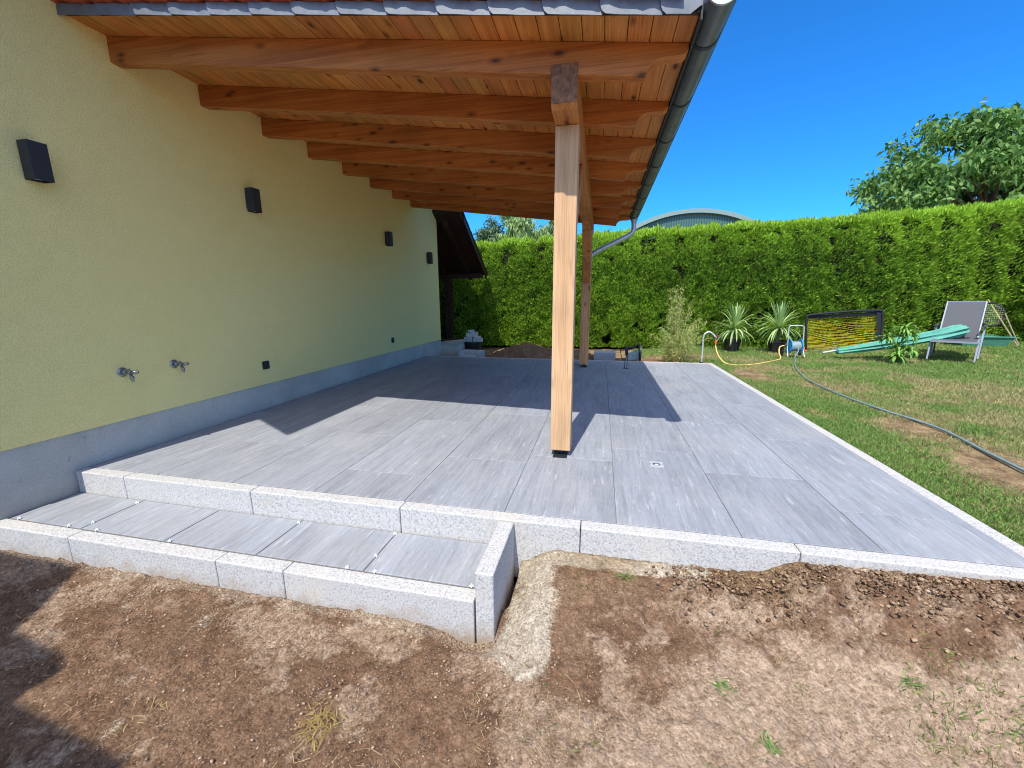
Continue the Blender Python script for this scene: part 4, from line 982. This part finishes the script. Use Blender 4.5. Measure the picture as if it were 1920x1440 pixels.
tag(MB().tube(pts, 0.011, 8).build('garden_hose', M_['yellowhose'], smooth=True), 'yellow hose looping over the lawn from the standpipe to the reel', 'hose')
t = thing('hose_reel', 'blue plastic hose reel on a galvanised frame with grey hose wound on', 'hose reel', (6.98, 7.2, 0.0))
fr = bez([(-0.125, 0, 0.19), (-0.14, 0, 0.45), (-0.145, 0, 0.56), (-0.125, 0, 0.60), (-0.08, 0, 0.61), (0.06, 0, 0.61), (0.10, 0, 0.60), (0.12, 0, 0.56), (0.13, 0, 0.45), (0.14, 0, 0.19)], 60)
MB().tube(fr, 0.010, 10).build('handle_frame', M_['galv'], t, smooth=True)
for s, x in ((-1, -0.13), (1, 0.14)):
    MB().tube([(x, 0, 0.2), (x+s*0.01, -0.10, 0.02), (x+s*0.012, -0.12, -0.005)], 0.010, 8).build('leg', M_['galv'], t, smooth=True)
    MB().tube([(x, 0.02, 0.2), (x, 0.13, 0.06)], 0.009, 8).build('strut', M_['galv'], t)
for s in (-1, 1):
    b = MB(); xw = s*0.095
    b.tube([(xw-0.006, 0, 0.2), (xw+0.006, 0, 0.2)], 0.055, 20)
    N = 28
    for k in range(N):
        a0, a1 = 2*math.pi*k/N, 2*math.pi*(k+1)/N
        for ra, rb in ((0.112, 0.142),):
            q = [(xw, ra*math.cos(a0), .2+ra*math.sin(a0)), (xw, rb*math.cos(a0), .2+rb*math.sin(a0)), (xw, rb*math.cos(a1), .2+rb*math.sin(a1)), (xw, ra*math.cos(a1), .2+ra*math.sin(a1))]
            b.hexa([(p[0]-.008, p[1], p[2]) for p in q]+[(p[0]+.008, p[1], p[2]) for p in q])
    for k in range(8):
        a0 = 2*math.pi*k/8; b.bar((xw, .05*math.cos(a0), .2+.05*math.sin(a0)), (xw, .115*math.cos(a0), .2+.115*math.sin(a0)), 0.05, 0.010, up=(1, 0, 0))
    b.build('reel_side', M_['blue'], t)
b = MB()
for k in range(9):
    xk = -0.078+k*0.0195; b.tube([(xk, 0.088*math.cos(2*math.pi*j/20), .2+0.088*math.sin(2*math.pi*j/20)) for j in range(21)], 0.0105, 6, cap=False)
b.tube([(-0.085, 0, .2), (0.085, 0, .2)], 0.082, 20); b.build('wound_hose', M_['greyhose'], t, smooth=True)
MB().tube([(-0.15, 0, 0.2), (-0.19, -0.01, 0.205)], [0.018, 0.014], 10).build('hose_connector', M_['black'], t)
b = MB(); b.tube([(0.14, 0, 0.2), (0.165, 0, 0.2), (0.17, -0.03, 0.13)], 0.008, 8); b.tube([(0.168, -0.03, 0.12), (0.21, -0.03, 0.12)], 0.018, 12); b.build('crank', M_['orange'], t)
for s in (-1, 1): MB().tube([(s*0.15, 0.13, 0.055), (s*0.175, 0.13, 0.055)], 0.055, 18).build('wheel', M_['black'], t)
hz_ = -0.012
pts = bez([(7.02, 7.115, 0.19), (7.00, 7.08, 0.10), (6.93, 7.0, 0.025), (6.75, 6.55, -0.01), (6.50, 5.92, hz_), (6.25, 5.1, hz_), (6.12, 4.5, hz_), (6.07, 3.65, hz_), (6.11, 3.0, hz_), (6.20, 2.35, hz_), (6.10, 1.75, hz_), (6.04, 1.37, hz_), (5.95, 0.8, hz_), (6.1, 0.1, hz_)], 130)
tag(MB().tube(pts, 0.011, 8).build('garden_hose', M_['greygreenhose'], smooth=True), 'grey-green hose running across the lawn along the terrace', 'hose')

# small goal with yellow net
t = thing('football_goal', 'small pop-up football goal with black frame and yellow net', 'goal', (0, 0, 0))
front = bez([(7.68, 8.3, 0.0), (7.63, 8.3, 0.4), (7.60, 8.3, 0.72), (7.66, 8.3, 0.775), (8.1, 8.3, 0.83), (8.6, 8.3, 0.87), (8.95, 8.3, 0.875), (9.01, 8.3, 0.83), (9.05, 8.3, 0.5), (9.10, 8.3, 0.05)], 60)
MB().tube(front, 0.022, 8).build('frame', M_['blackcloth'], t, smooth=True)
b = MB(); b.poly([(8.90, 8.30, 0.84), (9.0, 8.30, 0.84), (9.1, 8.3, 0.05), (9.02, 8.3, 0.05)]); b.poly([(9.0, 8.31, 0.87), (9.1, 8.31, 0.05), (9.22, 8.65, 0.05)])
b.poly([(7.63, 8.31, 0.76), (9.0, 8.31, 0.86), (9.0, 8.33, 0.78), (7.66, 8.33, 0.70)]); b.build('side_panel', M_['blackcloth'], t, flip=False)
b = MB()
def netp(u, v):   # u across 0..1, v 0 bottom .. 1 top, sags back
    x = 7.66+u*(9.04-7.66)+0.03*(1-v); z = 0.02+v*(0.70+0.12*u)
    y = 8.34 + 0.30*math.sin(math.pi*min(u+0.05, 1))*max(1-v, 0)**0.8*0.9
    return (x, y, z + 0.015*math.sin(u*11+v*9))
for j in range(22):
    v = j/21; b.tube([netp(i/16, v+0.012*math.sin(i*1.3+j)) for i in range(17)], 0.0028 if v > .45 else 0.0044, 4, cap=False)
for i in range(24):
    u = i/23; b.tube([netp(u, j/8) for j in range(9)], 0.0014, 4, cap=False)
b.build('net', M_['netyellow'], t)

# folded parasol
A = Vector((7.44, 7.10, 0.095)); B = Vector((9.62, 7.02, 0.60)); dr = (B-A).normalized(); t = thing('folded_parasol', 'folded faded green parasol lying from the lawn up onto the sun lounger', 'parasol', tuple(A))
o = MB().tube([tuple(Vector((0, 0, 0))), tuple(dr*0.5)], 0.019, 10).build('pole', M_['zincbright'], t)
b = MB(); N = 16; st = [(0.22, 0.030), (0.24, 0.085), (0.6, 0.095), (1.2, 0.125), (1.8, 0.145), (2.08, 0.15), (2.2, 0.12), (2.26, 0.03)]
sdv = dr.cross(Vector((0, 0, 1))).normalized(); upv = sdv.cross(dr); rings = []
for i, (s_, r_) in enumerate(st):
    ring = []
    for k in range(N):
        a0 = 2*math.pi*k/N; q = r_*(1.0 if k % 2 else 0.74)*(1+0.10*math.sin(i*2.1+k*1.7)); ring.append(dr*s_ + sdv*math.cos(a0)*q*1.1 + upv*(math.sin(a0)*q*0.75 - 0.05*math.sin(math.pi*min(s_/2.4, 1))))
    rings.append(ring)
for i in range(len(rings)-1):
    for k in range(N):
        j = (k+1) % N; b.poly([rings[i][k], rings[i][j], rings[i+1][j], rings[i+1][k]])
b.poly(rings[-1]); b.poly(rings[0][::-1]); b.build('canopy', M_['parasol'], t)
b = MB(); b.tube([tuple(dr*s_ + upv*(-0.05)) for s_ in (1.30, 1.33)], 0.130, 16); b.build('strap', M_['parasol'], t)

# sun lounger
t = thing('sun_lounger', 'grey reclined sun lounger with mesh fabric standing on the lawn', 'sun lounger', (9.12, 6.52, 0.075), R(-38)); t.scale = (0.86, 0.92, 1.0)
Wd = 0.33
def lz(y): return 0.33
b = MB(); b.hexa([(-Wd+.03, 0.0, .315), (Wd-.03, 0.0, .315), (Wd-.03, 0.80, .33), (-Wd+.03, 0.80, .33), (-Wd+.03, 0.0, .325), (Wd-.03, 0.0, .325), (Wd-.03, 0.80, .34), (-Wd+.03, 0.80, .34)]); b.build('seat', M_['sling'], t)
b = MB()
for s in (-1, 1): b.bar((s*(Wd-.012), 0, .32), (s*(Wd-.012), 1.25, .335), 0.028, 0.045)
b.bar((-Wd, 0.0, .32), (Wd, 0.0, .32), 0.03, 0.03); b.bar((-Wd, 1.25, .33), (Wd, 1.25, .33), 0.03, 0.03); b.build('seat_frame', M_['alu'], t)
b0, b1 = Vector((0, 0.80, .36)), Vector((0, 1.22, 0.99))
MB().hexa([(-Wd+.05, b0.y, b0.z), (Wd-.05, b0.y, b0.z), (Wd-.05, b0.y+.008, b0.z-.004), (-Wd+.05, b0.y+.008, b0.z-.004), (-Wd+.05, b1.y, b1.z), (Wd-.05, b1.y, b1.z), (Wd-.05, b1.y+.008, b1.z-.004), (-Wd+.05, b1.y+.008, b1.z-.004)]).build('backrest', M_['sling'], t)
b = MB()
for s in (-1, 1): b.bar(b0+Vector((s*(Wd-.045), 0, 0)), b1+Vector((s*(Wd-.045), 0, 0)), 0.022, 0.03)
b.bar(b1+Vector((-Wd+.05, 0, 0)), b1+Vector((Wd-.05, 0, 0)), 0.022, 0.025); b.build('back_frame', M_['alu'], t)
for s in (-1, 1):
    MB().hexa([(s*Wd-.012, -.015, 0), (s*Wd+.012, -.015, 0), (s*Wd+.012, .045, 0), (s*Wd-.012, .045, 0), (s*Wd-.012, .09, .33), (s*Wd+.012, .09, .33), (s*Wd+.012, .16, .33), (s*Wd-.012, .16, .33)]).build('leg', M_['alu'], t)
    MB().hexa([(s*Wd-.014+s*.02, .62, 0), (s*Wd+.014+s*.02, .62, 0), (s*Wd+.014+s*.02, .69, 0), (s*Wd-.014+s*.02, .69, 0), (s*Wd-.014+s*.02, .80, .55), (s*Wd+.014+s*.02, .80, .55), (s*Wd+.014+s*.02, .88, .55), (s*Wd-.014+s*.02, .88, .55)]).build('leg', M_['alu'], t)
    MB().hexa([(s*Wd-.012+s*.02, 1.30, 0), (s*Wd+.012+s*.02, 1.30, 0), (s*Wd+.012+s*.02, 1.35, 0), (s*Wd-.012+s*.02, 1.35, 0), (s*Wd-.012+s*.02, 1.02, .55), (s*Wd+.012+s*.02, 1.02, .55), (s*Wd+.012+s*.02, 1.08, .55), (s*Wd-.012+s*.02, 1.08, .55)]).build('leg', M_['darkalu'], t)
    MB().bar((s*(Wd+.02), .70, .565), (s*(Wd+.02), 1.12, .565), 0.055, 0.025).build('armrest', M_['darkalu'], t, bevel=.006)

t = thing('green_tub', 'shallow green plastic tub standing behind the sun lounger', 'tub', (11.3, 9.0, 0.09))
b = MB(); b.hexa([(-.40, -.2, 0), (.36, -.2, 0), (.36, .2, 0), (-.40, .2, 0), (-.48, -.26, .21), (.46, -.26, .21), (.46, .26, .21), (-.48, .26, .21)]); b.build('body', M_['greentub'], t)
MB().tube([(-.5, -.27, .22), (.48, -.27, .22), (.48, .27, .22), (-.5, .27, .22), (-.5, -.27, .22)], 0.016, 6).build('rim', M_['greentub'], t)
t = thing('landing_net', 'round black hoop with thin net leaning on the hedge behind the lounger', 'net hoop', (11.62, 9.25, 0.77))
N = 40; cir = [(0.25*math.cos(2*math.pi*k/N), 0.06*math.sin(2*math.pi*k/N), 0.25*math.sin(2*math.pi*k/N)) for k in range(N+1)]
MB().tube(cir, 0.020, 8, cap=False).build('hoop', M_['black'], t, smooth=True)
b = MB()
for k in range(-5, 6):
    q = k*0.042; h_ = math.sqrt(max(0.24**2-q*q, 0)); b.tube([(q, 0, -h_), (q, 0.02, 0), (q, 0, h_)], 0.0008, 4); b.tube([(-h_, 0, q), (0, 0.02, q), (h_, 0, q)], 0.0008, 4)
b.build('net', M_['white'], t)
t = thing('garden_pole', 'pale wooden poles leaning through the hoop behind the lounger', 'pole')
MB().tube([(11.58, 9.35, 1.09), (11.76, 9.2, 0.68)], 0.010, 8).build('handle', M_['bamboocane'], t)
MB().tube([(11.76, 9.2, 0.68), (12.04, 9.0, 0.09)], 0.014, 8).build('pole', M_['oldwood'], t)
MB().tube([(11.84, 9.22, 0.80), (12.08, 9.02, 0.09)], 0.012, 8).build('pole', M_['oldwood'], t)

# behind the terrace: tub with stones, block, heap, paver, cutter, lifter
zt = -0.20
t = thing('mortar_bucket', 'black round builder tub holding a stack of pale stone blocks', 'bucket', (0.12, 7.62, zt))
b = MB(); b.tube([(0, 0, 0), (0, 0, 0.30), (0, 0, 0.305), (0, 0, 0.33)], [0.19, 0.225, 0.24, 0.24], 24); b.build('tub', M_['bucket'], t)
for i, (x, y, z, a, b_, c) in enumerate(((-.08, 0, .331, .10, .10, .055), (0.04, .02, .331+.11, .08, .09, .06), (-.10, .0, .331+.111, .055, .08, .05), (.15, -.03, .331, .10, .08, .045), (-0.03, .0, .331+.231, .07, .07, .025), (.14, -.03, .331+.091, .07, .07, .018))):
    q = 'lower left,lower middle upper,left upper,right,topmost,flat one on the right'.split(',')[i]
    bo = MB().box(-a, a, -b_, b_, 0, 2*c).build('stone_block', M_['concrete'], bevel=.006); bo.location = (0.12+x, 7.62+y, zt+z); bo.rotation_euler = (0, 0, R((-8, 5, 12, -6, 9, 3)[i]))
    lab = ('pale stone block at the lower left on the black tub', 'pale stone block stacked in the middle on the black tub', 'narrow pale block at the upper left on the black tub',
           'pale stone block at the right rim of the black tub', 'thin topmost pale block of the stack on the black tub', 'thin pale slab lying on the right block on the tub')[i]
    tag(bo, lab, 'stone block', 'pale blocks on the black tub')
t = thing('concrete_channel', 'pale U-shaped concrete channel block behind the terrace edge', 'concrete block', (0.41, 6.62, 0))
b = MB(); b.box(-.235, .235, -.20, .25, -0.2, -0.09); b.box(-.235, -.20, -.20, .25, -0.0895, 0.025); b.box(0.16, .235, -.20, .25, -0.0895, 0.025); b.box(-.1995, .1595, .21, .25, -0.0895, 0.025); b.build('block', M_['concrete'], t, bevel=.004)
def heap():
    n = 90; a = np.linspace(0, 1, n); Xh, Yh = np.meshgrid(0.55+a*2.75, 6.55+a*1.5); u = (Xh-0.55)/2.75; v = (Yh-6.55)/1.5
    e = np.interp(u, [0, .12, .25, .36, .48, .62, .78, 1.0], [0, .14, .25, .31, .22, .17, .18, 0.0]); sh = np.sin(np.pi*np.clip(v, 0, 1))**0.8
    Zh = -0.20+e*sh*1.15+(fbm(Xh, Yh, 9, 4, .6)-.5)*0.10*np.minimum(sh*2, 1)*np.minimum(e*8, 1)
    idx = np.arange(n*n).reshape(n, n); Fh = np.stack([idx[:-1, :-1], idx[:-1, 1:], idx[1:, 1:], idx[1:, :-1]], -1).reshape(-1, 4)
    m = np.zeros((n*n, 3)); m[:, 0] = 0.1
    tag(bulk('soil_heap', np.stack([Xh, Yh, Zh], -1).reshape(-1, 3), Fh, M_['ground'], m, smooth=True), 'heap of dug brown earth behind the far edge of the terrace', 'soil heap')
heap()
t = thing('paving_stack', 'low stack of grey paving slabs behind the far terrace edge', 'paving slabs', (3.28, 7.0, 0))
for k, z in enumerate((-0.2, -0.12, -0.04)): MB().box(-.225, .225, -.2, .2, z, z+.076).build('slab', M_['greystone'], t, bevel=.003)
t = thing('power_cutter', 'grey and black power cutter with a round blade standing behind the terrace', 'power cutter', (3.86, 6.62, -0.12))
MB().tube([(0.10, 0, 0.19), (0.125, 0, 0.19)], 0.185, 28).build('blade_guard', M_['black'], t)
MB().tube([(0.126, 0, 0.19), (0.130, 0, 0.19)], 0.15, 28).build('blade', M_['zincdark'], t)
MB().hexa([(-.16, -.09, .02), (.098, -.09, .06), (.098, .09, .06), (-.16, .09, .02), (-.14, -.07, .16), (.098, -.07, .26), (.098, .07, .26), (-.14, .07, .16)]).build('motor_housing', M_['greyhose'], t, bevel=.02)
MB().tube(bez([(-.14, 0, .12), (-.15, 0, .24), (-.10, 0, .29), (.0, 0, .30), (.07, 0, .36), (.10, 0, .33)], 30), 0.020, 8).build('handle', M_['black'], t, smooth=True)
MB().tube(bez([(-.12, -.08, .03), (-.20, -.05, .03), (-.25, 0, .12), (-.27, 0, .24)], 24), 0.007, 6).build('support_wire', M_['black'], t)
t = thing('tile_lifter', 'thin black two-legged tool with a foot plate standing on the terrace', 'tool', (3.612, 5.06, 0.0))
for s in (-1, 1): MB().tube([(s*.018, 0, 0.006), (s*.020, 0, .30)], 0.005, 8).build('leg', M_['black'], t)
MB().box(-.045, .045, -.03, .03, 0.0005, 0.006).build('foot_plate', M_['black'], t)
MB().box(-.032, .032, -.02, .02, 0.30, 0.37).build('handle', M_['black'], t, bevel=.008)
